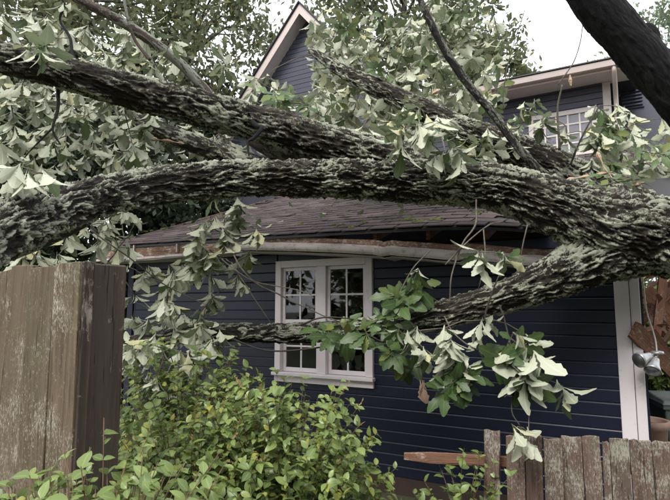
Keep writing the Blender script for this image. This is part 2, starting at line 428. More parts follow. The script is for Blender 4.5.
# side walls, back of the wing (close the rooms so the windows look into a dark house)
MB().box(-.14, -.0, .02, 5.1, 0, 2.5).box(-.14, -.01, 2.2, 5.1, 2.5, 3.4).build('side_wall', M['navy'], house)
MB().box(LEFT, LEFT + .12, .14, 5.1, 0, 2.6).build('side_wall', M['navy'], house)
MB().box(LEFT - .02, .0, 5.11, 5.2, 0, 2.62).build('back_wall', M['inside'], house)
MB().box(-.225, -.105, -.022, .018, .0, 2.62).build('corner_board', M['trim'], house, bevel=.004)
MB().box(-.100, -.02, -.012, .018, .0, 2.62).build('corner_board', M['trim'], house, bevel=.004)
MB().box(LEFT - .02, LEFT + .1, -.02, .018, 0, 2.62).build('corner_board', M['navy'], house, bevel=.004)
# --- front window
win = empty('window', (0, 0, 0)); win.parent = house
T = .085
fr = MB()
fr.box(WX0, WX0 + T, -.03, .05, WZ0 + .03, WZ1).box(WX1 - T, WX1, -.03, .05, WZ0 + .03, WZ1)
fr.box(WX0 + T, WX1 - T, -.03, .05, WZ1 - T, WZ1)
fr.build('frame', M['trim'], win, bevel=.004)
MB().box(WX0 - .02, WX1 + .02, -.075, .05, WZ0 - .012, WZ0 + .028).build('sill', M['trim'], win, bevel=.005)
MB().box(WX0 - .005, WX1 + .005, -.028, .012, WZ0 - .09, WZ0 - .014).build('apron', M['trim'], win, bevel=.004)
xm = (WX0 + WX1) / 2
MB().box(xm - .06, xm + .06, -.026, .05, WZ0 + .028, WZ1 - T).build('mullion', M['trim'], win, bevel=.004)
zmid = WZ0 + .03 + (WZ1 - T - WZ0 - .03) * .46
for (a, b) in ((WX0 + T, xm - .06), (xm + .06, WX1 - T)):
    for (c, d, y) in ((zmid - .005, WZ1 - T, .008), (WZ0 + .03, zmid + .025, .036)):
        s_ = .042; a2, b2, c2, d2 = a + .004, b - .004, c + .002, d - .002
        bb = MB().box(a2, a2 + s_, y, y + .026, c2, d2).box(b2 - s_, b2, y, y + .026, c2, d2).box(a2 + s_, b2 - s_, y + .001, y + .025, c2, c2 + s_ + .01).box(a2 + s_, b2 - s_, y + .001, y + .025, d2 - s_, d2)
        bb.build('sash', M['trim'], win, bevel=.003)
        mxx = (a2 + b2) / 2; mz = (c2 + .01 + d2) / 2
        MB().box(mxx - .011, mxx + .011, y + .004, y + .02, c2 + s_ + .01, d2 - s_).build('muntin', M['trim'], win, bevel=.002)
        for (e, f) in ((a2 + s_, mxx - .011), (mxx + .011, b2 - s_)):
            MB().box(e, f, y + .005, y + .019, mz - .011, mz + .011).build('muntin', M['trim'], win, bevel=.002)
            for (gz, hz) in ((c2 + s_ + .01, mz - .011), (mz + .011, d2 - s_)):
                MB().box(e, f, y + .011, y + .014, gz, hz).build('pane', M['glass'], win)
# --- roof of the wing: sheet and individual shingles
SL = .37
re = [(HL(98, 247, -.38)), (HL(190, 241, -.38)), (HL(262, 236, -.38)), (HL(350, 231, -.38)), (HL(440, 226, -.38)), (HL(520, 222, -.38)), (HL(575, 222, -.38))]
ex = [p.x for p in re] + [.3]; ez = [p.z for p in re]; ez = ez + [ez[-1] - .05]
print('eave', [(round(a, 2), round(b, 2)) for a, b in zip(ex, ez)], 'win', WX0, WX1, WZ0, WZ1)
ELX = ex[0]; TOPY = 5.08
ez_m = float(np.median(ez))
def roof_z(x, y):
    e = np.interp(x, ex, ez)
    t = (y + .38) / (TOPY + .38)
    dent = -.16 * math.exp(-((x + .3) / .8) ** 2) * math.exp(-((y - .2) / .9) ** 2)
    lift = (e - ez_m) * max(0, 1 - t * 2.0) + ez_m
    return lift + SL * (y + .38) + dent
sheet = MB(); nx, ny = 40, 24
XR = .22
for s_ in (0, 1):
    for j in range(ny + 1):
        for i in range(nx + 1):
            x = ELX + .005 + (XR - ELX - .01) * i / nx; y = -.37 + (TOPY + .37) * j / ny
            if x > -.75 and y < .55: y = max(y, .55 * min(1, (x + .75) / .3)) if j < 6 else y
            sheet.V.append((x, y, roof_z(x, y) - .012 - s_ * .03))
N1 = (nx + 1) * (ny + 1)
for j in range(ny):
    for i in range(nx):
        a = j * (nx + 1) + i; b = a + 1; c = b + nx + 1; d = a + nx + 1
        sheet.F += [(a, b, c, d), (N1 + a, N1 + d, N1 + c, N1 + b)]
for i in range(nx):
    a = i; sheet.F.append((a, N1 + a, N1 + a + 1, a + 1)); a = ny * (nx + 1) + i; sheet.F.append((a, a + 1, N1 + a + 1, N1 + a))
for j in range(ny):
    a = j * (nx + 1); c = a + nx + 1; sheet.F.append((a, c, N1 + c, N1 + a)); a += nx; c += nx; sheet.F.append((a, N1 + a, N1 + c, c))
roof = sheet.build('roof', M['felt'], house)
SW, SE = .32, .185
protos = []
for k in range(8):
    r2 = random.Random(k); lx = SW - .016
    V = []
    for (yy, zz) in ((0, .002), (SE * 1.15, .0)):
        for z in (zz, zz + .011 * (1 if yy == 0 else .5)):
            V += [(r2.uniform(0, .003), yy + r2.uniform(-.006, .004) * (yy == 0), z + r2.uniform(0, .006) * (yy == 0)), (lx - r2.uniform(0, .003), yy + r2.uniform(-.006, .004) * (yy == 0), z + r2.uniform(0, .004) * (yy == 0))]
    F = [(0, 2, 3, 1), (4, 5, 7, 6), (0, 1, 5, 4), (2, 6, 7, 3), (0, 4, 6, 2), (1, 3, 7, 5)]
    me = mesh('shingle', V, F, M['shingle']); fattr(me, 'tint', [r2.random()] * 8); protos.append((me, V, F))
rest = MB(); rest_t = []; cnt = 0
cs = math.sqrt(1 + SL * SL); rows = int((TOPY + .38) * cs / SE)
for j in range(rows):
    y = -.39 + j * SE / cs
    off = (j * .5 % 1) * SW + rnd.uniform(-.02, .02)
    i = 0; x = ELX - off
    while x < XR - .1:
        x0 = x; x += SW
        if x0 < ELX - .02: continue
        xc = x0 + SW / 2
        if xc > -.72 and y < .5: continue
        if xc > -1.3 and y < .3 and rnd.random() < .35: continue
        p = rnd.randrange(8); z = roof_z(xc, y)
        zx = (roof_z(xc + .1, y) - roof_z(xc - .1, y)) / .2; zy = (roof_z(xc, y + .1) - z) / .1
        X = Vector((1, 0, zx)).normalized(); Y = Vector((0, 1, zy)); Y = (Y - X * Y.dot(X)).normalized(); Z = X.cross(Y)
        if rnd.random() < .03: Z = (Z + X * rnd.uniform(-.1, .1)).normalized(); X = Y.cross(Z).normalized()
        Mt = Matrix((X, Y, Z)).transposed().to_4x4(); Mt.translation = Vector((x0, y, roof_z(x0, y) + .001 + rnd.uniform(0, .002)))
        wp = H2W(xc, y, z); q = proj(wp)
        if cnt < 300 and j < 13 and q and -20 < q[0] < 690:
            o = link('shingle', protos[p][0], roof); o.matrix_local = Mt; cnt += 1
        else:
            rest.add([Mt @ Vector(v) for v in protos[p][1]], protos[p][2]); rest_t += [rnd.random()] * 8
o = rest.build('shingles', M['shingle'], roof); tag(o, kind='stuff'); fattr(o.data, 'tint', rest_t)
# moss tufts on shingles are part of the roof
mo = MB()
for (px, py) in ((340, 226), (366, 224), (352, 229), (408, 221), (420, 223), (150, 232), (163, 230), (120, 238), (300, 226), (480, 214), (438, 221)):
    q = None
    for yy in np.linspace(-.3, 1.6, 60):
        h = HL(px, py, yy)
        if h.z < roof_z(h.x, yy): q = h; break
    if q is None: continue
    for _ in range(9):
        c = Vector((q.x + rnd.gauss(0, .035), q.y + rnd.gauss(0, .025), 0)); c.z = roof_z(c.x, c.y) + .012
        r_ = rnd.uniform(.012, .028)
        mo.lathe([(r_, -.01), (r_ * .95, r_ * .35), (r_ * .55, r_ * .75), (r_ * .1, r_ * .9)], c, 7)
tag(mo.build('moss', M['moss'], roof, smooth=True), kind='stuff')
# rafters seen in the gap under the lifted roof, wall plate behind
x = ELX + .25
while x < .1:
    zt = roof_z(x, -.3) - .05
    b = MB(); y0 = -.30 + rnd.uniform(0, .05); y1 = 3.0
    if x > -.8: y0 = .6
    b.add([(x - .02, y0, zt - .10), (x + .02, y0, zt - .10), (x - .02, y0, zt), (x + .02, y0, zt), (x - .02, y1, zt + SL * (y1 + .3) - .12), (x + .02, y1, zt + SL * (y1 + .3) - .12), (x - .02, y1, zt + SL * (y1 + .3) - .01), (x + .02, y1, zt + SL * (y1 + .3) - .01)],
          [(0, 1, 3, 2), (4, 6, 7, 5), (0, 4, 5, 1), (2, 3, 7, 6), (0, 2, 6, 4), (1, 5, 7, 3)])
    b.build('rafter', M['broken_wood'], house); x += .61
MB().box(LEFT, -.3, .05, .13, 2.682, 2.76).build('wall_plate', M['inside'], house)
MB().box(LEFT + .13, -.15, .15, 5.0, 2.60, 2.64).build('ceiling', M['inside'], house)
# fascia, soffit and gutter
def swept(points, prof, name, mat, bevel=0, step=6):
    """profile (y,z) swept along a bent line of house-local points"""
    pts = []
    for a, b in zip(points[:-1], points[1:]):
        for k in range(step): pts.append(a.lerp(b, k / step))
    pts.append(points[-1]); n = len(prof); b = MB()
    for i, p in enumerate(pts):
        j = Vector((0, rnd.uniform(-.002, .002), rnd.uniform(-.003, .003)))
        for (yy, zz) in prof: b.V.append((p.x, p.y + yy + j.y, p.z + zz + j.z))
    for i in range(len(pts) - 1):
        for k in range(n):
            k2 = (k + 1) % n; b.F.append((i * n + k, i * n + k2, (i + 1) * n + k2, (i + 1) * n + k))
    b.F.append(tuple(range(n))[::-1]); b.F.append(tuple(range((len(pts) - 1) * n, len(pts) * n)))
    return b.build(name, mat, house, bevel=bevel)
g0 = [HL(236, 246, -.44), HL(300, 247, -.44), HL(372, 250, -.44), HL(380, 252, -.455), HL(388, 250.5, -.44), HL(455, 256, -.44), HL(463, 254, -.45), HL(520, 260, -.44), HL(556, 262, -.44)]
swept(g0, [(0, 0), (.0, .035), (.008, .035), (.008, .008), (.085, .004), (.085, .06), (.092, .06), (.092, -.04), (.02, -.045), (.004, -.02)], 'gutter', M['gutter'])
f0 = [p + Vector((0, .10, .02)) for p in g0]
swept(f0, [(0, -.06), (0, .10), (.022, .10), (.022, -.06)], 'fascia', M['fascia_wood'])
swept([p + Vector((0, .12, -.05)) for p in g0], [(0, 0), (.30, .0), (.30, -.012), (0, -.012)], 'soffit', M['soffit'])
f1 = [HL(98, 256, -.36), HL(150, 253, -.36), HL(190, 249, -.36), HL(243, 244, -.36)]
swept(f1, [(0, -.085), (0, .085), (.022, .085), (.022, -.085)], 'fascia', M['fascia_wood'])
swept([p + Vector((0, -.01, -.10)) for p in f1], [(0, 0), (.0, .014), (.36, .014), (.36, 0)], 'soffit', M['soffit'])
swept([p + Vector((0, -.030, -.083)) for p in f1[:3]], [(0, 0), (.0, .03), (.022, .034), (.022, 0)], 'drip_edge', M['gutter'])
for px, py in ((134, 248), (193, 245), (177, 247)):
    q = HL(px, py, -.385); MB().box(q.x - .012, q.x + .012, -.395, -.362, q.z - .07, q.z + .04).build('gutter_bracket', M['gutter'], house, bevel=.003)
# rake board on the left edge of the roof
b = MB(); xa = ELX - .03
b.add([(xa, -.38, roof_z(ELX, -.38) - .17), (xa, -.38, roof_z(ELX, -.38) - .002), (xa, TOPY, roof_z(ELX, TOPY) - .17), (xa, TOPY, roof_z(ELX, TOPY) - .002), (xa + .025, -.38, roof_z(ELX, -.38) - .17), (xa + .025, -.38, roof_z(ELX, -.38) - .002), (xa + .025, TOPY, roof_z(ELX, TOPY) - .17), (xa + .025, TOPY, roof_z(ELX, TOPY) - .002)],
      [(0, 1, 3, 2), (4, 6, 7, 5), (0, 2, 6, 4), (1, 5, 7, 3), (0, 4, 5, 1), (2, 3, 7, 6)])
b.build('rake_board', M['fascia_wood'], house)

# --- upper storey behind
UY = 5.1
ev0 = HL(480, 95, UY - .55); ev1 = HL(618, 66, UY - .55)
EZ = (ev0.z + ev1.z) / 2; UXR = HL(611, 110, UY).x
pk = HL(300, 4, UY - .42); gb = HL(252, 82, UY - .42)
GSL = (pk.z - gb.z) / (pk.x - gb.x)
GX = pk.x; GHW = 2.35
print('upper eave z', ev0.z, ev1.z, 'corner', UXR, 'peak', pk, 'slope', GSL)
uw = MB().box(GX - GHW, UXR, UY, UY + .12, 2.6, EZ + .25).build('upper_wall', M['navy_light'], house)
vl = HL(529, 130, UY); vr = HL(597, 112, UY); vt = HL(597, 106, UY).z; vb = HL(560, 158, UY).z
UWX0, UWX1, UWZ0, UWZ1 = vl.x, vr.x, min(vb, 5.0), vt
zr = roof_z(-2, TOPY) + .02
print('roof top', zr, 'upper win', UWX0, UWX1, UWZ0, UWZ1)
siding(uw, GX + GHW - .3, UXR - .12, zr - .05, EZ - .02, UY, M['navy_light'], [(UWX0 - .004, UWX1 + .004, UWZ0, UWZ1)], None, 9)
MB().box(UXR - .12, UXR + .01, UY - .025, UY - .001, 2.6, EZ - .02).build('corner_board', M['soffit'], house, bevel=.004)
MB().box(UXR - .12, UXR - .001, UY, UY + 5, 2.6, EZ + .2).build('side_wall', M['navy_light'], house)
MB().box(GX - GHW, GX - GHW + .12, UY, UY + 5, 0, EZ + .2).build('side_wall', M['navy_light'], house)
# upper window: frame, muntins, panes, blind
w2 = empty('window', (0, 0, 0)); w2.parent = house
MB().box(UWX0, UWX0 + .09, UY - .04, UY - .001, UWZ0, UWZ1).box(UWX1 - .09, UWX1, UY - .04, UY - .001, UWZ0, UWZ1).box(UWX0 + .09, UWX1 - .09, UY - .04, UY - .001, UWZ1 - .09, UWZ1).box(UWX0 + .09, UWX1 - .09, UY - .05, UY - .001, UWZ0, UWZ0 + .07).build('frame', M['soffit'], w2, bevel=.004)
MB().box(UWX0 + .09, UWX1 - .09, UY - .008, UY - .002, UWZ0 + .07, UWZ1 - .09).build('blind', M['blind'], w2)
ncol, nrow = 5, 4
cw = (UWX1 - UWX0 - .18) / ncol; ch = (UWZ1 - UWZ0 - .16) / nrow
for i in range(1, ncol):
    xx = UWX0 + .09 + i * cw; MB().box(xx - .014, xx + .014, UY - .03, UY - .014, UWZ0 + .07, UWZ1 - .09).build('muntin', M['soffit'], w2)
for i in range(ncol):
    for j in range(nrow):
        xa = UWX0 + .09 + i * cw + .014; xb = xa + cw - .028; za = UWZ0 + .07 + j * ch
        if j: MB().box(xa, xb, UY - .029, UY - .015, za - .014, za + .014).build('muntin', M['soffit'], w2)
        MB().box(xa, xb, UY - .022, UY - .019, za + .014, za + ch - .014).build('pane', M['glass'], w2)
# upper eave: soffit, fascia, gutter, roof slab
xa = GX + GHW - .6; xb = UXR + .45
MB().box(xa, xb, UY - .5, UY + .1, EZ - .016, EZ).build('soffit', M['soffit'], house)
MB().box(xa, xb, UY - .525, UY - .502, EZ - .03, EZ + .13).build('fascia', M['cream'], house)
MB().prism([(UY - .63, EZ + .02), (UY - .65, EZ + .12), (UY - .64, EZ + .12), (UY - .62, EZ + .035), (UY - .535, EZ + .035), (UY - .535, EZ + .13), (UY - .527, EZ + .13), (UY - .527, EZ + .02)], xa, xb).build('gutter', M['cream'], house)
b = MB(); ry = UY + 2.4
b.add([(xa, UY - .6, EZ + .15), (xb, UY - .6, EZ + .15), (xb, ry, EZ + .15 + .3 * 3.0), (xa, ry, EZ + .15 + .3 * 3.0), (xb, UY + 5.4, EZ + .15), (xa, UY + 5.4, EZ + .15)], [(0, 1, 2, 3), (3, 2, 4, 5), (1, 4, 2), (0, 3, 5), (0, 5, 4, 1)])
b.build('upper_roof', M['felt'], house)
MB().box(xa, xb, UY - .67, UY - .45, EZ + .136, EZ + .158).build('roof_edge', M['felt'], house)
# downspout on the corner
dx = UXR + .09
MB().tube([(dx, UY - .58, EZ + .03), (dx, UY - .56, EZ - .05), (dx, UY - .3, EZ - .2), (dx, UY - .07, EZ - .3), (dx, UY - .06, EZ - .5), (dx, UY - .06, 2.8)], .04, 10).build('downspout', M['cream'], house, smooth=True)
# recessed wing to the right with a louvred vent
MB().box(UXR, UXR + 1.3, UY + 1.2, UY + 1.32, 2.6, EZ + .1).build('wing_wall', M['navy_light'], house)
v = HL(632, 98, UY + 1.19)
vt_ = MB().box(v.x - .2, v.x + .2, UY + 1.165, UY + 1.199, v.z - .22, v.z + .22).build('vent', M['navy_light'], house)
for k in range(6):
    zz = v.z - .18 + k * .07; MB().prism([(UY + 1.13, zz), (UY + 1.163, zz + .045), (UY + 1.163, zz + .055), (UY + 1.125, zz + .008)], v.x - .18, v.x + .18).build('slat', M['navy_light'], vt_)
# --- front gable
gab = MB(); zt = pk.z - .12
gab.add([(GX - GHW, UY - .06, EZ - 1.2), (GX + GHW, UY - .06, EZ - 1.2), (GX + GHW, UY - .06, zt - GSL * GHW), (GX, UY - .06, zt), (GX - GHW, UY - .06, zt - GSL * GHW)] + [(GX - GHW, UY - .005, EZ - 1.2), (GX + GHW, UY - .005, EZ - 1.2), (GX + GHW, UY - .005, zt - GSL * GHW), (GX, UY - .005, zt), (GX - GHW, UY - .005, zt - GSL * GHW)],
        [(0, 1, 2, 3, 4), (9, 8, 7, 6, 5), (0, 5, 6, 1), (1, 6, 7, 2), (2, 7, 8, 3), (3, 8, 9, 4), (4, 9, 5, 0)])
gw = gab.build('gable_wall', M['navy_light'], house)
siding(gw, 0, 0, EZ - .9, zt - .2, UY - .06, M['navy_light'], (), lambda z: (max(GX - GHW, GX - (zt - z - .13) / GSL), min(GX + GHW, GX + (zt - z - .13) / GSL)), 4)
nrm_len = math.hypot(1, GSL)
for sgn in (-1, 1):
    L = GHW + .5
    def rp(t, yy, dz): return (GX + sgn * t, yy, pk.z - GSL * t + dz)
    b = MB()   # soffit boards along the rake
    b.add([rp(0, UY - .42, -.20), rp(L, UY - .42, -.20), rp(L, UY + .0, -.20), rp(0, UY + .0, -.20), rp(0, UY - .42, -.22), rp(L, UY - .42, -.22), rp(L, UY, -.22), rp(0, UY, -.22)], [(0, 1, 2, 3), (7, 6, 5, 4), (0, 4, 5, 1), (2, 6, 7, 3), (0, 3, 7, 4), (1, 5, 6, 2)])
    b.build('rake_soffit', M['soffit'], house)
    b = MB()   # barge board
    b.add([rp(0, UY - .45, .0), rp(L, UY - .45, .0), rp(L, UY - .45, -.26), rp(0, UY - .45, -.26), rp(0, UY - .422, .0), rp(L, UY - .422, .0), rp(L, UY - .422, -.26), rp(0, UY - .422, -.26)], [(0, 1, 2, 3), (7, 6, 5, 4), (0, 4, 5, 1), (2, 6, 7, 3), (0, 3, 7, 4), (1, 5, 6, 2)])
    b.build('barge_board', M['cream'], house)
    b = MB()   # roof slope
    b.add([rp(0, UY - .5, .02), rp(L, UY - .5, .02), rp(L, UY + 5, .02), rp(0, UY + 5, .02), rp(0, UY - .5, .06), rp(L, UY - .5, .06), rp(L, UY + 5, .06), rp(0, UY + 5, .06)], [(0, 1, 2, 3), (7, 6, 5, 4), (0, 4, 5, 1), (2, 6, 7, 3), (0, 3, 7, 4), (1, 5, 6, 2)])
    b.build('gable_roof', M['felt'], house)
# torn roofing lifted over the trunk on the right
b = MB(); q = [P(604, 186, 5.5), P(640, 180, 5.35), P(690, 176, 5.2), P(700, 205, 4.95), P(655, 206, 5.05), P(618, 198, 5.2)]
ql = [Vector(((p - HC).dot(HU), (p - HC).dot(HN), p.z)) for p in q]
b.add(ql + [p - Vector((0, 0, .02)) for p in ql], [(0, 1, 2, 3, 4, 5), (11, 10, 9, 8, 7, 6)] + [(i, i + 6, (i + 1) % 6 + 6, (i + 1) % 6) for i in range(6)])
b.build('torn_roofing', M['felt'], house)

# ------------------------------------------------------------------ fences
def plank(name, parent, wd, ht, th, mat, loc, rot, seed, jag=.02, lean=0):
    """one weathered board, origin at the middle of its foot, standing along local z"""
    r2 = random.Random(seed); n = 9; m = 5; V = []; F = []
    for s_ in (0, 1):
        for j in range(n):
            for i in range(m):
                u = i / (m - 1) - .5; v = j / (n - 1)
                x = u * wd + .0022 * math.sin(v * 5 + seed) * (1 - 0) + r2.uniform(-.0015, .0015)
                cup = .006 * math.cos(u * 3) + .008 * math.sin(v * 3.1 + seed * 1.3)
                z = v * ht + (r2.uniform(-jag, jag * .3) if j == n - 1 else 0)
                if s_ and j == n - 1: z = V[j * m + i][2] + r2.uniform(-.004, .004)
                V.append((x, (th / 2 if s_ else -th / 2) + cup, z))
    k = n * m
    for j in range(n - 1):
        for i in range(m - 1):
            a = j * m + i; F += [(a, a + 1, a + m + 1, a + m), (k + a, k + a + m, k + a + m + 1, k + a + 1)]
    for i in range(m - 1):
        F += [(i, k + i, k + i + 1, i + 1)]; a = (n - 1) * m + i; F += [(a, a + 1, k + a + 1, k + a)]
    for j in range(n - 1):
        a = j * m; F += [(a, a + m, k + a + m, k + a)]; a += m - 1; F += [(a, k + a, k + a + m, a + m)]
    o = link(name, mesh(name, V, F, mat), parent); o.location = loc; o.rotation_euler = rot
    bv = o.modifiers.new('bevel', 'BEVEL'); bv.width = .002; bv.limit_method = 'ANGLE'
    return o
# tall fence on the left, ending in a post
pc = P(85, 261, 1.72); pl = P(0, 269, 2.05)
dirv = Vector((pl.x - pc.x, pl.y - pc.y, 0)).normalized()
ang = math.atan2(-dirv.y, -dirv.x)           # local x runs toward the post
FZ = ground_z(0, 1.7); FH = pc.z - FZ
tf = empty('fence', (pc.x, pc.y, FZ), ang)
tag(tf, 'tall weathered brown board fence with end post at the left edge', 'fence')
xw = 0; wds = [.158, .172, .16, .15, .165, .16, .16, .16, .16]
for i, wd in enumerate(wds):
    plank('board', tf, wd - .0025, FH + [0, -.008, .006, -.004, 0, .004, -.01, 0, 0][i] + .004, .022, M['fence_wood'], (-xw - wd / 2, 0, -.004), (R(rnd.uniform(-.3, .3)), R(rnd.uniform(-.08, .08)), 0), 20 + i, .006)
    xw += wd
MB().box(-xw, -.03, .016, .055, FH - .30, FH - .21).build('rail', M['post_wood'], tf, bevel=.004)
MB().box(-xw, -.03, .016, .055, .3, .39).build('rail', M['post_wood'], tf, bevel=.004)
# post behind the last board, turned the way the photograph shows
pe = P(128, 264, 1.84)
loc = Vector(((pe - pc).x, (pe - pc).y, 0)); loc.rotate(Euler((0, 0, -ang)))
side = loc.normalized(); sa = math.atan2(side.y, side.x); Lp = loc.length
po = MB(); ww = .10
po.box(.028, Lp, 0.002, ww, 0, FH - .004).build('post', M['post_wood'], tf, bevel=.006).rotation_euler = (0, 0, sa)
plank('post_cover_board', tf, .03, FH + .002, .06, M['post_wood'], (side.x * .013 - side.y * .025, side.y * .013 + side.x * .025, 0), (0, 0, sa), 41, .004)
# low broken fence on the right
pa = P(484, 433, 3.8); pb = P(672, 437, 3.62)
dv = Vector((pb.x - pa.x, pb.y - pa.y, 0)); Lf = dv.length; a2 = math.atan2(dv.y, dv.x)
lf = empty('fence', (pa.x, pa.y, 0), a2); FH2 = pa.z
tag(lf, 'low lichen covered broken board fence leaning at the bottom right', 'fence')
xw = 0
bw = [.115, .03, .125, .12, .125, .135, .12, .05, .125, .14, .13, .12, .13, .12, .13]
hh = [.03, None, .0, .012, -.005, .005, .01, -.02, .008, .0, -.01, .005, -.02, 0, .01]
ln = [2.2, 0, 1.2, .6, .4, .2, 0, .4, -.2, -.6, -1.0, -1.5, -1, -.5, 0]
for i, wd in enumerate(bw):
    if hh[i] is not None:
        plank('board', lf, wd - .007, FH2 + hh[i] - .01, .02, M['low_fence_wood'], (xw + wd / 2 - math.tan(R(ln[i])) * FH2, rnd.uniform(-.012, .012), 0), (R(rnd.uniform(-2, 1)), R(ln[i]), R(rnd.uniform(-1.5, 1.5))), 60 + i, .009)
    xw += wd
ra = P(404, 456, 4.02); rb = P(488, 459, 3.9)
inv = Matrix.Translation((pa.x, pa.y, 0)) @ Matrix.Rotation(a2, 4, 'Z'); inv = inv.inverted()
la = inv @ ra; lb = inv @ rb
rl = MB(); nseg = 14; V = []
far_ = lb + (lb - la).normalized() * 1.9
far_.y = .05; 
for i in range(nseg + 1):
    t = i / nseg; p = la.lerp(Vector((2.1, .045, lb.z - .02)), t)
    j = rnd.uniform(-.004, .004); h_ = .038 if i else .024
    V += [(p.x, p.y - .018 + j, p.z - h_ + j), (p.x, p.y + .022, p.z - h_), (p.x, p.y + .022, p.z + h_ * .9), (p.x, p.y - .018 + j, p.z + h_ + rnd.uniform(-.004, .004))]
rl.V = V
for i in range(nseg):
    for k in range(4): rl.F.append((i * 4 + k, i * 4 + (k + 1) % 4, i * 4 + 4 + (k + 1) % 4, i * 4 + 4 + k))
rl.F += [(3, 2, 1, 0), tuple(nseg * 4 + k for k in range(4))]
tag(rl.build('rail', M['rail_wood'], lf, bevel=.004), 'reddish brown rail sticking out past the boards')
MB().box(.1, 2.2, .018, .055, .2, .28).build('rail', M['low_fence_wood'], lf, bevel=.004)
MB().box(1.0, 1.1, .057, .157, 0, FH2 - .08).build('post', M['post_wood'], lf, bevel=.006)

# ------------------------------------------------------------------ fallen tree: trunk and limbs
TB = P(760, 250, 4.25)
tree = empty('fallen_tree', (TB.x + 1.5, TB.y - .3, 0))
tag(tree, 'huge fallen oak with lichen covered limbs lying across the house roof', 'tree')
NODES = []          # points on limbs where twigs may start
def limb(name, ctrl, mat, parent, depth=.016, px=True, base=(0, 0, 0), plate=(32, 32, 6.0), res=.0112, wob=.06, label=None):
    C = [(P(a, b, d), r) if px else (Vector(a), r) for (a, b, d, r) in ctrl] if px else [(Vector(p), r) for p, r in ctrl]
    S, q = spline(C, max(.010, min(.0135, C[len(C) // 2][1] * .12)))
    rmax = S[:, 3].max(); n = int(min(210, max(12, 2 * math.pi * rmax / res))); m = len(S)
    pos = S[:, :3]; rad = S[:, 3]
    tan = np.gradient(pos, axis=0); tan /= np.linalg.norm(tan, axis=1)[:, None]
    nv = np.zeros_like(tan); ref = np.array([.0, .3, 1.0]); v = ref - tan[0] * ref.dot(tan[0]); v /= np.linalg.norm(v); nv[0] = v
    for i in range(1, m):
        v = nv[i - 1] - tan[i] * nv[i - 1].dot(tan[i]); nv[i] = v / np.linalg.norm(v)
    bv = np.cross(tan, nv)
    th = np.linspace(0, 2 * np.pi, n, endpoint=False)
    ct, st = np.cos(th), np.sin(th)
    dirs = nv[:, None, :] * ct[None, :, None] + bv[:, None, :] * st[None, :, None]
    seed = (hash(name) % 97) if False else int(abs(pos[0, 0] * 37 + pos[0, 2] * 91)) % 97
    bc = np.stack([np.outer(rad, ct), np.outer(rad, st), np.repeat(q[:, None], n, 1)], 2).reshape(-1, 3) + seed * 1.37
    # large lumps, then bark plates and furrows
    lump = fbm(bc * np.array([2.2, 2.2, 1.6]), 3, seed)
    wp = bc + .03 * np.stack([vnoise(bc * 9, 1), vnoise(bc * 9, 2), vnoise(bc * 9, 3) * 2], 1)
    sc = np.array(plate) * (1 if rmax > .1 else 1.6)
    wp = wp + .026 * np.stack([vnoise(bc * 4, 6), vnoise(bc * 4, 7), vnoise(bc * 4, 8)], 1)
    f1, f2 = worley(wp * sc, seed); g1, g2 = worley(wp * sc * np.array([1.9, 1.9, 2.3]) + 7.7, seed + 3)
    rg = np.clip((f2 - f1) / .30, 0, 1); rg2 = np.clip((g2 - g1) / .35, 0, 1)
    rid = 1 - np.abs(fbm(wp * np.array([27, 27, 3.0]), 2, seed + 9)) * 1.9
    rg = np.clip(.34 * rg + .24 * rg2 + .56 * rid - .10, 0, 1)
    fine = fbm(bc * np.array([70, 70, 30]), 3, seed + 5)
    rr = np.repeat(rad, n)
    amp = depth * np.clip(rr / .16, .25, 1.25)
    disp = rr * wob * lump + amp * 1.5 * (rg - .65) + amp * .55 * fine
    Vv = np.repeat(pos, n, 0) + dirs.reshape(-1, 3) * (rr + disp)[:, None]
    idx = np.arange(m * n).reshape(m, n); nx_ = np.roll(idx, -1, 1)
    Q = np.stack([idx[:-1], nx_[:-1], nx_[1:], idx[1:]], 2).reshape(-1, 4)
    # end caps: pull the last rings together
    off = np.array([tree_loc[0], tree_loc[1], tree_loc[2]]) if parent is tree else np.array(base)
    cap = [idx[0], idx[-1]]
    Vc = np.concatenate([Vv, pos[:1], pos[-1:]]) - off
    T1 = np.stack([nx_[0], idx[0], np.full(n, m * n), np.full(n, m * n)], 1); T2 = np.stack([idx[-1], nx_[-1], np.full(n, m * n + 1), np.full(n, m * n + 1)], 1)
    me = bpy.data.meshes.new(name)
    faces = Q.tolist() + [t[:3] for t in T1.tolist()] + [t[:3] for t in T2.tolist()]
    me.from_pydata(Vc.tolist(), [], faces); me.materials.append(mat)
    me.polygons.foreach_set('use_smooth', [True] * len(me.polygons))
    ext = np.concatenate
    vattr(me, 'bark_co', ext([bc, bc[:1], bc[-1:]])); fattr(me, 'ridge', ext([rg, [0, 0]]))
    fattr(me, 'up', ext([dirs.reshape(-1, 3)[:, 2], [0, 0]]))
    o = link(name, me, parent)
    if label: o['label'] = label
    for i in range(0, m, 6): NODES.append((Vector(pos[i]), rad[i]))
    return o
tree_loc = tree.location.copy()
BK = M['bark']
limb('trunk', [(790, 262, 4.1, .36), (720, 246, 4.22, .34), (660, 235, 4.32, .325), (605, 227, 4.40, .315), (560, 208, 4.48, .25), (505, 190, 4.62, .212), (450, 183, 4.75, .205), (400, 181, 4.78, .195), (350, 179, 4.72, .172), (300, 179, 4.62, .168), (250, 178, 4.48, .158), (200, 181, 4.28, .15), (150, 187, 4.0, .142), (100, 197, 3.6, .14), (55, 210, 3.15, .144), (0, 232, 2.65, .15), (-60, 262, 2.3, .155), (-140, 300, 2.0, .15)], BK, tree, .026)
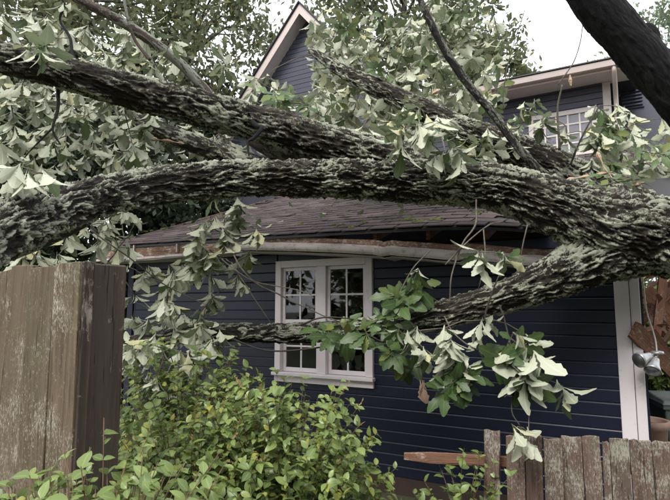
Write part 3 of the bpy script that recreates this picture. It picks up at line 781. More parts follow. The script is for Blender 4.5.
limb('limb', [(640, 246, 4.40, .24), (600, 256, 4.42, .235), (565, 272, 4.48, .195), (530, 287, 4.55, .165), (490, 301, 4.65, .14), (440, 316, 4.8, .125), (390, 325, 4.95, .108), (340, 331, 5.1, .10), (280, 333, 5.25, .10), (220, 333, 5.4, .09), (160, 338, 5.5, .075), (110, 346, 5.6, .055), (60, 356, 5.7, .035)], BK, tree, .022)
limb('limb', [(510, 190, 4.72, .16), (450, 175, 4.85, .18), (400, 162, 4.92, .185), (350, 149, 4.9, .178), (300, 136, 4.85, .182), (250, 122, 4.75, .175), (200, 108, 4.6, .165), (150, 96, 4.45, .152), (100, 84, 4.25, .138), (50, 69, 4.05, .125), (0, 57, 3.85, .115), (-60, 48, 3.6, .10), (-130, 30, 3.4, .08)], BK, tree, .024)
limb('limb', [(640, 215, 5.0, .24), (600, 190, 5.35, .22), (560, 170, 5.65, .20), (515, 150, 5.85, .185), (470, 134, 6.0, .165), (425, 112, 6.15, .145), (385, 92, 6.3, .12), (345, 72, 6.5, .09), (310, 50, 6.8, .05)], BK, tree, .022)
limb('limb', [(340, 168, 4.95, .075), (300, 160, 5.05, .07), (262, 146, 5.1, .066), (235, 124, 5.15, .06), (212, 98, 5.2, .055), (185, 68, 5.1, .05), (158, 46, 4.95, .05), (122, 22, 4.8, .045), (85, 3, 4.65, .042), (40, -22, 4.5, .03)], M['bark_red'], tree, .006)
limb('limb', [(330, 182, 4.95, .12), (280, 172, 5.2, .11), (228, 155, 5.35, .105), (190, 142, 5.4, .10), (150, 126, 5.45, .085), (110, 105, 5.5, .06), (75, 78, 5.6, .035)], BK, tree, .016)
limb('limb', [(545, 176, 4.66, .05), (520, 150, 4.62, .042), (496, 118, 4.6, .039), (468, 84, 4.55, .036), (446, 52, 4.5, .033), (430, 22, 4.45, .03), (418, -8, 4.4, .026), (408, -50, 4.35, .018)], M['bark_twig'], tree, .018, wob=.16)
limb('limb', [(110, 203, 3.75, .05), (75, 226, 3.5, .045), (40, 243, 3.2, .042), (0, 258, 2.95, .04), (-40, 272, 2.7, .035)], BK, tree, .008)
limb('limb', [(150, 60, 4.6, .016), (135, 40, 4.6, .015), (127, 15, 4.55, .013), (122, -15, 4.5, .01)], M['bark_red'], tree, .002)
limb('limb', [(92, 82, 4.5, .018), (74, 58, 4.55, .016), (70, 38, 4.58, .013), (60, 20, 4.6, .011), (64, 4, 4.6, .009), (52, -14, 4.6, .007)], M['bark_dark'], tree, .002)
# dark dead snag between the two limbs (hanging fork)
limb('limb', [(246, 116, 4.72, .026), (257, 126, 4.52, .024), (262, 128, 4.45, .02), (254, 138, 4.42, .017), (248, 142, 4.4, .012), (249, 156, 4.38, .006)], M['bark_dark'], tree, .003)

# ------------------------------------------------------------------ leaning dark trunk near the camera, upper right
lt0 = P(860, 330, 3.2); ltree = empty('leaning_tree', (lt0.x + .8, lt0.y + .2, ground_z(lt0.x, lt0.y)))
tag(ltree, 'dark leaning tree trunk with a snapped stub in the top right corner', 'tree')
bl = tuple(ltree.location); keep = len(NODES)
base_p = Vector((bl[0], bl[1], bl[2] - .1))
cl = [(base_p, .21), (P(860, 330, 3.15), .17), (P(740, 178, 2.95), .135), (P(690, 113, 2.88), .122), (P(655, 72, 2.84), .115), (P(620, 30, 2.8), .112), (P(588, -8, 2.76), .11), (P(545, -70, 2.7), .10), (P(480, -190, 2.6), .08), (P(430, -320, 2.5), .05)]
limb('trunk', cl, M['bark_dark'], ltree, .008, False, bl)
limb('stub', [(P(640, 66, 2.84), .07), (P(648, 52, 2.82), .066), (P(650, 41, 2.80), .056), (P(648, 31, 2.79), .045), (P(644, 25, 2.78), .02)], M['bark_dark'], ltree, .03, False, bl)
del NODES[keep:]

# ------------------------------------------------------------------ leaves of the fallen oak
def leaf_proto(seed, wave=.11, nst=11, curl=.28, fold=.25, wide=.20, peak=.70):
    r2 = random.Random(seed); V = []; rib = []; F = []
    a_ = r2.uniform(-.15, .15); ph = r2.uniform(0, 6); cu = curl * r2.uniform(.3, 1.6); fo = fold * r2.uniform(.5, 1.5)
    for i in range(nst):
        t = i / (nst - 1)
        # petiole, then an obovate blade with a wavy margin
        if i == 0: w_ = .012
        elif i == nst - 1: w_ = .045 if wave else .02
        else:
            w_ = wide * (math.sin(math.pi * t ** (math.log(.5) / math.log(peak))) ** 1.0) + .012
            w_ *= 1 + wave * (1 if i % 2 else -1) * (.6 + t)
        y = t; zc = -cu * t * t + .02 * math.sin(5 * t + ph)
        xo = a_ * t * t
        tw = .12 * math.sin(3 * t + ph)
        V += [(xo - w_, y - .03 * (i % 2), zc + w_ * fo + tw * w_), (xo, y, zc), (xo + w_, y - .03 * (i % 2), zc + w_ * fo - tw * w_)]
        rib += [0, 1, 0]
    for i in range(nst - 1):
        a = i * 3; F += [(a, a + 1, a + 4, a + 3), (a + 1, a + 2, a + 5, a + 4)]
    return np.array(V), np.array(F), np.array(rib)
OAK = [leaf_proto(s) for s in range(8)]
SHR = [leaf_proto(100 + s, 0, 6, .22, .28, .30, .48) for s in range(5)]
def frame(l, nrm):
    l = l.normalized(); x = l.cross(nrm)
    if x.length < 1e-5: x = l.orthogonal()
    x.normalize(); z = x.cross(l)
    return x, l, z
def rvec(): return Vector((rnd.gauss(0, 1), rnd.gauss(0, 1), rnd.gauss(0, 1))).normalized()
class Leaves:
    """collects leaf placements; the largest in view become objects, the rest one mesh"""
    def __init__(s, protos): s.p = protos; s.items = []
    def add(s, pos, l, nrm, L, tint=None):
        x, y, z = frame(l, nrm)
        q = proj(pos + l.normalized() * L * .5); size = 0
        if q and -5 < q[0] < 675 and -5 < q[1] < 505: size = L / q[2] * (.35 + .65 * math.sqrt(max(0, 1 - (l.normalized().dot(Vector(pos - Vector((0, 0, CAMZ))).normalized())) ** 2)))
        s.items.append((pos, x, y, z, L, rnd.randrange(len(s.p)), rnd.random() if tint is None else tint, size))
    def cluster(s, pos, d, n, L, spread=(25, 80), droop=.45, tint=None, roll=.45, bias=Vector((0, 0, 0))):
        d = d.normalized(); a0 = rnd.uniform(0, 6.28); o1 = d.orthogonal().normalized(); o2 = d.cross(o1)
        for k in range(n):
            a = a0 + k * 2.4; rad = o1 * math.cos(a) + o2 * math.sin(a); sp = R(rnd.uniform(*spread))
            l = d * math.cos(sp) + rad * math.sin(sp) + Vector((0, 0, -droop * rnd.uniform(.3, 1.3))) + rvec() * .12
            l.normalize(); nn = d - l * d.dot(l)
            if nn.length < .05: nn = rad * -1
            nn = nn.normalized() + rvec() * roll + bias
            s.add(pos + d * rnd.uniform(-.05, .02), l, nn, L * rnd.uniform(.65, 1.2), tint if tint is None else min(1, max(0, tint + rnd.uniform(-.3, .3))))
    def build(s, parent, mat, nobj, name='leaf', bulk='foliage', base=(0, 0, 0), minsize=0):
        it = sorted(s.items, key=lambda k: -k[7]); top = [k for k in it[:nobj] if k[7] > minsize]; rest_ = it[len(top):]
        cache = {}; b = Vector(base)
        for (pos, x, y, z, L, p, t, sz) in top:
            key = (p, int(t * 5))
            if key not in cache:
                V, F, rib = s.p[p]; me = mesh_np(name, V, F, mat); fattr(me, 'tint', [min(1, (int(t * 5) + .5) / 5)] * len(V)); fattr(me, 'rib', rib); cache[key] = me
            o = link(name, cache[key], parent); Mt = Matrix((x * L, y * L, z * L)).transposed().to_4x4(); Mt.translation = pos - b; o.matrix_local = Mt
        if rest_:
            Vs, Fs, Ts, Rs = [], [], [], []; off = 0
            for (pos, x, y, z, L, p, t, sz) in rest_:
                V, F, rib = s.p[p]; A = np.array([x * L, y * L, z * L]); Vs.append(V @ A + np.array(pos - b)); Fs.append(F + off); off += len(V)
                Ts.append(np.full(len(V), t)); Rs.append(rib)
            me = mesh_np(bulk, np.concatenate(Vs), np.concatenate(Fs), mat); fattr(me, 'tint', np.concatenate(Ts)); fattr(me, 'rib', np.concatenate(Rs))
            tag(link(bulk, me, parent), kind='stuff')
oak = Leaves(OAK)
DOWN = Vector((0, 0, -1)); UP = Vector((0, 0, 1))
pend = []          # (position, direction, style) of leaf clusters still to be joined to the tree by twigs
def zone(x0, x1, y0, y1, d0, d1, n, style='hang', L=.19, tint=None):
    for _ in range(n):
        p = P(rnd.uniform(x0, x1), rnd.uniform(y0, y1), rnd.uniform(d0, d1)); pend.append((p, style, L, tint))
def spray(pts, d, n, style='hang', L=.19, jit=8, tint=None, dj=.15):
    """clusters strung along a line of pixels"""
    for k in range(n):
        t = rnd.random() * (len(pts) - 1); i = int(t); f = t - i; a, b = pts[i], pts[i + 1]
        p = P(a[0] + (b[0] - a[0]) * f + rnd.gauss(0, jit), a[1] + (b[1] - a[1]) * f + rnd.gauss(0, jit), d + rnd.uniform(-dj, dj)); pend.append((p, style, L, tint))
# left, under the upper limb
zone(-20, 155, 70, 172, 4.8, 6.6, 120, 'hang'); zone(0, 150, 85, 160, 4.3, 4.9, 42, 'hang', .18)
zone(130, 235, 90, 175, 5.5, 6.8, 40, 'hang'); zone(60, 140, 205, 265, 4.4, 6.5, 26, 'hang', .18)
zone(-10, 60, 235, 268, 4.5, 6.0, 10, 'hang', .18)
# left, above the limb
zone(-10, 75, 5, 62, 4.3, 6.0, 34, 'hang'); zone(75, 175, 25, 80, 4.8, 6.2, 36, 'hang', .18)
spray([(28, 50), (45, 58)], 3.55, 3, 'hang', .19, 4, .95); spray([(6, 172), (30, 178), (50, 172)], 2.75, 5, 'hang', .16, 5, 1.0)
spray([(215, 62), (232, 72)], 4.3, 3, 'mix', .19, 5, .7)
# hanging column left of the window
spray([(228, 200), (222, 235), (205, 262)], 5.15, 17, 'hang', .20, 9, .85); spray([(240, 205), (252, 240), (240, 262)], 5.2, 8, 'hang', .19, 7, .8); spray([(205, 215), (196, 240), (212, 268)], 5.1, 9, 'hang', .19, 6, .9)
spray([(238, 285), (232, 275)], 5.2, 2, 'hang', .17, 3)
# below the eave, left, in front of the dark wall
zone(126, 215, 262, 340, 5.0, 6.4, 52, 'hang', .18); spray([(165, 300), (200, 335), (215, 352)], 5.0, 10, 'hang', .18, 8, .8)
zone(120, 200, 340, 400, 4.4, 5.4, 26, 'hang', .18)
# behind the limbs, in front of the gable
zone(310, 470, 20, 130, 6.6, 8.6, 210, 'mix', .20); zone(325, 500, 55, 140, 6.2, 7.2, 80, 'mix', .20); zone(318, 400, 10, 70, 6.8, 7.6, 34, 'hang', .20); zone(225, 330, 75, 130, 5.4, 6.6, 30, 'mix', .18)
zone(330, 420, 100, 150, 5.2, 6.0, 20, 'mix', .18); zone(235, 330, 130, 165, 5.2, 5.9, 16, 'mix', .17); zone(330, 520, 118, 160, 5.4, 6.0, 30, 'mix', .17)
zone(250, 330, 85, 120, 5.0, 5.6, 8, 'green', .17)
# clump in front of the trunk
spray([(396, 150), (410, 128), (425, 118), (445, 125)], 4.25, 10, 'hang', .22, 6, .9); spray([(425, 150), (445, 150)], 4.25, 4, 'hang', .2, 6, .7); spray([(440, 140), (455, 165), (470, 175)], 4.3, 4, 'hang', .19, 5, .7)
# along the branch in front of the window
spray([(320, 325), (345, 335), (350, 345)], 4.75, 4, 'green', .19, 5, .2); spray([(372, 325), (398, 300), (415, 280)], 4.6, 10, 'green', .19, 8, .3); spray([(385, 345), (410, 345)], 4.6, 5, 'green', .18, 7, .2)
spray([(412, 268), (425, 272)], 4.5, 2, 'hang', .17, 3, .8)
spray([(440, 328), (460, 345), (445, 360), (472, 372)], 4.2, 13, 'hang', .19, 8, .8); spray([(450, 370), (475, 385)], 4.25, 8, 'green', .18, 7, .2); spray([(400, 345), (425, 350)], 4.4, 6, 'hang', .18, 7, .3)
spray([(480, 318), (492, 322)], 4.1, 2, 'hang', .18, 3, .95); spray([(472, 250), (478, 258)], 4.05, 2, 'hang', .21, 3, .9); spray([(503, 255), (508, 262)], 4.05, 2, 'hang', .19, 3, .6)
spray([(505, 340), (520, 365), (530, 395)], 4.0, 9, 'hang', .20, 6, .4); spray([(508, 350), (525, 385)], 4.02, 6, 'green', .19, 6, .2); spray([(540, 360), (530, 350)], 3.95, 2, 'hang', .22, 3, .8); spray([(560, 385), (565, 392)], 4.0, 2, 'hang', .18, 3, .35)
spray([(530, 418), (510, 435)], 3.7, 3, 'hang', .19, 4, .6)
spray([(205, 338), (225, 345)], 5.1, 4, 'hang', .17, 5, .8)
# right, behind the trunk
zone(590, 680, 105, 178, 5.2, 6.6, 40, 'hang', .19, .5); zone(600, 680, 120, 178, 5.2, 6.0, 16, 'green', .19, .7); spray([(600, 120), (610, 165)], 5.3, 8, 'hang', .19, 8, .7); zone(495, 590, 150, 175, 5.4, 6.2, 9, 'green', .18, .5)
spray([(555, 80), (548, 120), (560, 130)], 5.2, 5, 'hang', .18, 6, .6); spray([(515, 100), (535, 115)], 5.4, 4, 'hang', .18, 6, .7); spray([(580, 182), (640, 178)], 4.75, 5, 'green', .18, 5, .6)
zone(470, 520, 90, 150, 5.6, 6.2, 14, 'mix', .18); zone(425, 500, -10, 70, 6.5, 8.0, 44, 'mix', .19)
# twigs grown from the nearest wood to each cluster
nodes = [(p, r) for p, r in NODES]
narr = np.array([tuple(p) for p, r in nodes])
order = sorted(pend, key=lambda k: np.min(np.linalg.norm(narr - np.array(k[0]), axis=1)))
tw = MB(); pts_list = [tuple(p) for p, r in nodes]
arr = np.zeros((len(nodes) + len(pend) * 3 + 10, 3)); arr[:len(nodes)] = narr; na = len(nodes)
for (p, style, L, tint) in order:
    d = np.linalg.norm(arr[:na] - np.array(p), axis=1); i = int(np.argmin(d)); a = Vector(arr[i]); dist = d[i]
    sag = Vector((rnd.uniform(-.1, .1), rnd.uniform(-.1, .1), rnd.uniform(.02, .22) if style != 'green' else rnd.uniform(-.1, .1))) * dist
    mid = (a + p) / 2 + sag
    pts = [a.lerp(mid, t).lerp(mid.lerp(p, t), t) for t in np.linspace(0, 1, 7)]
    r0 = min(.016, .004 + .008 * dist)
    tw.tube([q - tree_loc + (rvec() * (.006 + .02 * dist) * .4 if 0 < kk < 6 else Vector((0, 0, 0))) for kk, q in enumerate(pts)], [r0 + (.003 - r0) * t for t in np.linspace(0, 1, 7)], 5)
    arr[na] = p; arr[na + 1] = pts[3]; na += 2
    tip = (pts[-1] - pts[-2]).normalized()
    if style == 'hang': dr = tip * .6 + DOWN * .9 + rvec() * .55; oak.cluster(p, dr, rnd.choice((3, 4, 5, 6, 7, 8)), L * rnd.uniform(.85, 1.15), (8, 70), rnd.uniform(.3, .8), tint, .5, Vector((.15, .75, -.3)))
    elif style == 'green': dr = tip * .5 + UP * .6 + Vector((0, -.7, 0)) + rvec() * .5; oak.cluster(p, dr, rnd.randint(6, 9), L, (35, 85), .55, tint, .35)
    else:
        dr = tip * .5 + (DOWN if rnd.random() < .72 else UP) * .7 + rvec() * .7; oak.cluster(p, dr, rnd.randint(5, 9), L, (25, 80), .45, tint, .45, Vector((.1, .5, -.2)))
o = tw.build('twigs', M['twig'], tree, smooth=True); tag(o, kind='stuff')
def twig(pts, r0, r1, mat='twig'):
    q = [(P(*p), 0) for p in pts]; S, _ = spline(q, .03)
    n = len(S); jl = [rvec() * .006 for _ in range(n // 5 + 2)]; MB().tube([Vector(s[:3]) - tree_loc + jl[i // 5].lerp(jl[i // 5 + 1], (i % 5) / 5) for i, s in enumerate(S)], [r0 + (r1 - r0) * i / n + rnd.uniform(-.0006, .0006) for i in range(n)], 6).build('twig', M[mat], tree, smooth=True)
twig([(226, 235, 5.2), (238, 262, 4.95), (255, 282, 4.9), (290, 300, 4.9), (330, 318, 4.95), (352, 326, 5.0)], .009, .005)
twig([(210, 250, 5.1), (250, 280, 4.85), (290, 288, 4.8), (312, 295, 4.8)], .007, .004)
twig([(232, 262, 5.0), (245, 285, 4.9), (262, 310, 4.9), (272, 325, 4.95)], .007, .004)
twig([(300, 325, 4.9), (320, 318, 4.8), (345, 318, 4.75), (372, 322, 4.8)], .008, .006, 'twig_dark')
twig([(225, 335, 5.2), (262, 350, 4.9), (310, 348, 4.8), (360, 338, 4.7), (400, 320, 4.6)], .009, .006, 'twig_dark')
twig([(476, 200, 4.4), (475, 225, 4.2), (462, 245, 4.15), (452, 275, 4.1), (450, 305, 4.15)], .008, .005)
twig([(445, 265, 4.15), (470, 240, 4.1), (490, 225, 4.1), (503, 222, 4.1)], .007, .004)
twig([(483, 230, 4.2), (485, 262, 4.1), (478, 290, 4.1)], .006, .003)
twig([(528, 225, 4.2), (522, 250, 4.2), (520, 275, 4.3)], .006, .004)
twig([(375, 322, 4.7), (395, 300, 4.55), (412, 270, 4.5), (430, 250, 4.5)], .008, .004)
twig([(500, 305, 4.4), (508, 335, 4.05), (515, 380, 4.0), (512, 410, 3.85), (520, 425, 3.75)], .008, .004, 'twig_dark')
twig([(445, 318, 4.6), (455, 335, 4.3), (478, 350, 4.2), (500, 345, 4.1)], .007, .004)
twig([(560, 150, 5.4), (558, 110, 5.3), (562, 85, 5.2)], .014, .007)
twig([(570, 165, 5.3), (585, 130, 5.2), (600, 105, 5.2)], .012, .005, 'twig_dark')
twig([(503, 110, 5.0), (505, 80, 4.9), (515, 40, 4.8), (525, 10, 4.7)], .006, .003)
twig([(558, 85, 5.1), (575, 60, 5.0), (582, 30, 4.9), (585, 8, 4.8)], .006, .003)
twig([(58, 88, 4.2), (57, 110, 4.15), (52, 130, 4.15), (60, 145, 4.2)], .018, .006, 'twig_dark')
twig([(52, 128, 4.15), (40, 140, 4.2), (25, 158, 4.3)], .010, .004, 'twig_dark')
twig([(90, 230, 3.9), (130, 258, 4.1), (165, 285, 4.6), (220, 312, 5.0)], .006, .003)
twig([(440, 130, 4.9), (447, 160, 4.4), (455, 175, 4.3)], .006, .004)
twig([(420, 360, 4.3), (421, 375, 4.2)], .003, .002)
# torn raw ends
def raw(pts, r):
    q = [(P(*p), 0) for p in pts]; S, _ = spline(q, .03); n = len(S)
    MB().tube([Vector(s[:3]) - tree_loc for s in S], [r * (.6 + .4 * math.sin(i * 1.3)) if 0 < i < n - 1 else r * .3 for i in range(n)], 5).build('torn_limb_end', M['raw_wood'], tree)
raw([(150, 139, 5.25), (168, 141, 5.2), (184, 144, 5.2)], .022); raw([(566, 180, 4.75), (590, 176, 4.8), (612, 172, 4.8)], .022); raw([(597, 152, 5.0), (605, 168, 4.95), (612, 178, 4.9)], .025); raw([(632, 186, 4.75), (648, 181, 4.8)], .03); raw([(432, 94, 6.0), (440, 90, 6.0)], .03)
raw([(570, 75, 5.0), (571, 86, 5.0)], .02)
# leaves lying on the roof
for _ in range(70):
    x = rnd.uniform(ELX + .2, -.8); y = rnd.uniform(-.25, 2.2); p = H2W(x, y, roof_z(x, y) + .03)
    oak.add(p, Vector((rnd.uniform(-1, 1), rnd.uniform(-1, 1), .1)), UP * (1 if rnd.random() < .4 else -1) + rvec() * .3, rnd.uniform(.1, .2))
for (px, py, dd) in ((540, 196, 4.35), (430, 172, 4.5), (385, 166, 4.75)):
    pass
oak.build(tree, M['oak_leaf'], 300, base=tree_loc)
# one dead brown leaf hanging before the siding
dl = Leaves(OAK)
for k in range(3): dl.add(P(420 + k * 2, 380, 4.2), Vector((rnd.uniform(-.15, .15), 0, -1)), Vector((rnd.uniform(-.5, .5), -1, .1)), .19 - .03 * k, .6)
dl.build(tree, M['dead_leaf'], 3, name='dead_leaf', base=tree_loc)

# ------------------------------------------------------------------ shrubs in front of the wall
def shrub(name, label, c, rx, ry, top, nst, L, seed, mat='shrub_leaf', nobj=120, tint=(0, 1), flowers=0, lv=16, group=None, low=.25):
    """arching stems with paired leaves filling a mound; c is the foot, top the height"""
    global rnd
    keep_ = rnd; rnd = random.Random(seed)
    root = empty(name, c); tag(root, label, 'shrub', group); lv_ = Leaves(SHR); st = MB(); fl = MB(); c = Vector(c)
    for k in range(nst):
        a = rnd.uniform(0, 6.283); rr_ = math.sqrt(rnd.random()); h_ = top * (low + (1 - low) * math.sqrt(max(0, 1 - rr_ ** 2.5)) * rnd.uniform(.55, 1.08))
        end = c + Vector((math.cos(a) * rx * rr_, math.sin(a) * ry * rr_, h_)); st0 = c + Vector((math.cos(a) * rx * rr_ * .35 + rnd.gauss(0, .05), math.sin(a) * ry * rr_ * .35 + rnd.gauss(0, .05), 0))
        mid = st0.lerp(end, .55) + Vector((0, 0, h_ * .25)); out = Vector((math.cos(a), math.sin(a), rnd.uniform(-.2, .5))) * rnd.uniform(.05, .22)
        end2 = end + out; P_ = [st0.lerp(mid, t).lerp(mid.lerp(end2, t), t) for t in np.linspace(0, 1, 9)]
        st.tube([p - c for p in P_], [.005 - .0038 * i / 8 for i in range(9)], 4)
        base_t = rnd.uniform(*tint)
        for q in range(lv):
            t = .35 + .65 * (q + rnd.random()) / lv; p = st0.lerp(mid, t).lerp(mid.lerp(end2, t), t); tg = (mid.lerp(end2, t) - st0.lerp(mid, t)).normalized()
            for s_ in (-1, 1):
                sd_ = tg.cross(rvec()).normalized(); l = tg * rnd.uniform(.2, .8) + sd_ + Vector((0, 0, rnd.uniform(-.25, .3)))
                lv_.add(p, l, UP + Vector((0, -.35, 0)) + rvec() * .55, L * rnd.choice((.6, .75, .9, 1.0, 1.2, 1.55)) * rnd.uniform(.9, 1.1), min(1, max(0, base_t * .55 + t * .45 + rnd.uniform(-.2, .2))))  # inner leaves tinted darker, the mound's shading put into their colour
        if rnd.random() < flowers:
            for _ in range(14): e_ = P_[-1] - c + tg * (.006 * (_ - 7)); fl.tube([e_, e_ + tg * .008 + rvec() * .012], [.0028, .0012], 4)
    st.build('stems', M['stem'], root, smooth=True)['kind'] = 'stuff'
    if fl.V: fl.build('flower_heads', M['flower'], root)['kind'] = 'stuff'
    lv_.build(root, M[mat], nobj, base=c)
    rnd = keep_
    return root
def foot(px, d):
    p = P(px, 400, d); return (p.x, p.y, ground_z(p.x, p.y))
def topz(py, d): return P(335, py, d).z
shrub('shrub', 'broad bright green small leaved shrub in front of the navy siding', foot(290, 3.7), .62, .55, topz(385, 3.6), 270, .054, 1, flowers=.12, nobj=200, lv=12)
shrub('shrub', 'green shrub crowding against the tall fence post', foot(182, 3.6), .58, .5, topz(392, 3.6), 230, .052, 2, flowers=.15, nobj=200, lv=12)
shrub('shrub', 'loose low shrub sprawling before the foot of the tall fence', foot(105, 1.42), .21, .10, topz(462, 1.42) - .35, 170, .034, 3, flowers=0, nobj=120, lv=10, low=.75)
shrub('shrub', 'thin sprigs of a shrub beside the low fence rail', foot(455, 3.75), .28, .22, topz(452, 3.7), 26, .05, 4, nobj=100, lv=8)
shrub('shrub', 'tall leafy shrub under the broken branch left of the window', foot(190, 4.5), .62, .4, topz(340, 4.5), 230, .055, 6, nobj=100, lv=12, tint=(0, .5))
# ------------------------------------------------------------------ right edge: yard behind the corner
pt = P(646, 419, 5.9); pot = empty('plant_pot', (pt.x, pt.y, 0)); tag(pot, 'terracotta plant pot on the ground beyond the house corner', 'pot')
ph = pt.z
MB().lathe([(.13, 0), (.15, .02), (.2, ph - .09), (.205, ph - .088), (.225, ph - .085), (.228, ph - .005), (.215, ph), (.19, ph - .01), (.17, ph - .07)], (0, 0, 0), 28).build('pot_body', M['terracotta'], pot, smooth=True)
MB().lathe([(.02, ph - .08), (.178, ph - .06), (.1, ph - .05), (.01, ph - .045)], (0, 0, 0), 16).build('soil', M['ground'], pot)
bp = P(681, 396, 6.3); bn = empty('wheelie_bin', (bp.x, bp.y, 0), R(-14)); tag(bn, 'dark grey plastic wheeled rubbish bin at the right edge', 'bin')
bh = bp.z - .07; b = MB()
b.add([(-.2, -.22, .06), (.2, -.22, .06), (.2, .22, .06), (-.2, .22, .06), (-.27, -.28, bh), (.27, -.28, bh), (.27, .3, bh), (-.27, .3, bh)], [(3, 2, 1, 0), (4, 5, 6, 7), (0, 1, 5, 4), (1, 2, 6, 5), (2, 3, 7, 6), (3, 0, 4, 7)])
b.build('bin_body', M['bin'], bn, bevel=.02, seg=3)
MB().box(-.285, .285, -.295, .3, bh - .05, bh).build('rim', M['bin'], bn, bevel=.01, seg=2)
b = MB(); b.add([(-.295, -.31, bh + .002), (.295, -.31, bh + .002), (.295, .33, bh + .002), (-.295, .33, bh + .002), (-.27, -.28, bh + .05), (.27, -.28, bh + .05), (.27, .3, bh + .085), (-.27, .3, bh + .085)], [(3, 2, 1, 0), (4, 5, 6, 7), (0, 1, 5, 4), (1, 2, 6, 5), (2, 3, 7, 6), (3, 0, 4, 7)])
b.build('lid', M['bin'], bn, bevel=.012, seg=2)
MB().tube([(-.26, .36, bh - .02), (.26, .36, bh - .02)], .017, 10).build('handle', M['bin'], bn, smooth=True)
for s_ in (-1, 1):
    MB().tube([(s_ * .2, .25, .1), (s_ * .25, .25, .1)], [.1, .1], 18).build('wheel', M['felt'], bn)
# collapsed porch boards
def board(a, b, wd, th, mat, label, group=None, nm='broken_board'):
    a = P(*a); b = P(*b); m_ = (a + b) / 2; lx = (b - a).length
    o = MB(); n = 8; V = []
    for i in range(n + 1):
        x = -lx / 2 + lx * i / n; j = rnd.uniform(-.003, .003); e = rnd.uniform(-.05, .05)
        sh = (rnd.uniform(-.06, .06), rnd.uniform(-.06, .06)) if i in (0, n) else (0, 0)
        V += [(x + sh[0], -th / 2 + j, -wd / 2), (x + sh[1], th / 2 + j, -wd / 2), (x + sh[0] * .5, th / 2 + j, wd / 2), (x - sh[1], -th / 2 + j, wd / 2)]
    o.V = V
    for i in range(n):
        for k in range(4): o.F.append((i * 4 + k, i * 4 + (k + 1) % 4, i * 4 + 4 + (k + 1) % 4, i * 4 + 4 + k))
    o.F += [(3, 2, 1, 0), tuple(n * 4 + k for k in range(4))]
    ob = o.build(nm, M[mat]); ob.location = m_
    t = (b - a).normalized(); up = Vector((rnd.uniform(-.2, .2), rnd.uniform(-.5, .1), 1)); y = up.cross(t).normalized(); z = t.cross(y)
    ob.rotation_euler = Matrix((t, y, z)).transposed().to_euler()
    tag(ob, label, 'board', group); return ob
G_ = 'splintered boards of the collapsed porch'
board((634, 330, 4.74), (704, 402, 5.1), .16, .04, 'broken_wood', 'dark rusty beam carrying the twin floodlight beside the corner board', G_)
board((648, 330, 5.6), (720, 430, 6.2), .13, .03, 'broken_wood', 'brown board slanting down above the wheeled bin', G_)
board((640, 322, 6.3), (690, 268, 6.2), .12, .03, 'broken_wood', 'brown splintered board rising to the right under the trunk', G_)
board((638, 352, 6.8), (700, 300, 6.5), .10, .03, 'raw_wood', 'pale raw splintered lath among the darker porch boards', G_)
board((646, 290, 6.0), (700, 350, 6.1), .15, .03, 'rail_wood', 'reddish board slanting across the collapsed porch pile', G_)
board((642, 300, 7.0), (720, 306, 6.8), .16, .04, 'broken_wood', 'dark level beam at the back of the collapsed porch pile', G_)
board((665, 262, 6.0), (655, 345, 6.0), .09, .03, 'rail_wood', 'narrow upright reddish board in the collapsed porch pile', G_)
board((672, 330, 5.9), (645, 372, 6.4), .07, .025, 'raw_wood', 'short pale broken stick behind the twin floodlight', G_)
dp = P(668, 318, 6.4); dt = Leaves(OAK)
lit = empty('leaf_heap', (dp.x, dp.y, dp.z)); tag(lit, 'reddish brown dead leaves caught among the collapsed porch boards', 'dead leaves')
for _ in range(150): dt.add(P(rnd.uniform(640, 700), rnd.uniform(272, 352), rnd.uniform(5.9, 7.2)), rvec(), rvec(), rnd.uniform(.10, .18), rnd.random() * .5)
M['rust_leaf'] = leaf_mat('rust_leaf', (.12, .05, .03), (.28, .13, .085), (.16, .08, .055), (.34, .2, .15), .15, .6)
dt.build(lit, M['rust_leaf'], 60, name='dead_leaf', bulk='dead_leaves', base=dp)
# twin floodlight
fp = P(657, 353, 4.66); fl = empty('floodlight', fp); tag(fl, 'twin bullet floodlight dangling from the broken beam by the corner board', 'floodlight')
MB().lathe([(.05, -.012), (.055, 0), (.05, .014), (.02, .02)], (0, 0, 0), 18).build('mount_plate', M['steel'], fl, smooth=True)
for (tx, ty, tz) in ((-.19, -.06, -.055), (-.09, -.08, -.12)):
    tip = Vector((tx, ty, tz)); t = tip.normalized(); n0 = tip * .35
    MB().tube([(0, 0, -.005), n0 * .6, n0], [.012, .012, .012], 8).build('arm', M['steel'], fl, smooth=True)
    head = MB().tube([n0, n0 + t * .012, n0 + t * .045, n0 + t * .08, n0 + t * .13, n0 + t * .145], [.022, .032, .038, .045, .066, .067], 18).build('lamp_head', M['steel'], fl, smooth=True)
    MB().tube([n0 + t * .146, n0 + t * .15], [.06, .055], 18).build('lens', M['glass'], head)
# hanging cable
cb = [P(640, 262, 4.7), P(644, 290, 4.72), P(647, 312, 4.72), P(655, 338, 4.7), P(657, 353, 4.66)]
S, _ = spline([(p, 0) for p in cb], .03); o = MB().tube([Vector(s[:3]) for s in S], .006, 6).build('cable', M['cable'], smooth=True); tag(o, 'thin white cable hanging beside the white corner board', 'cable')
shrub('shrub', 'dark green shrub behind the plant pot past the house corner', foot(672, 8.5), 1.4, .8, topz(262, 8.5), 420, .10, 8, nobj=80, lv=12)

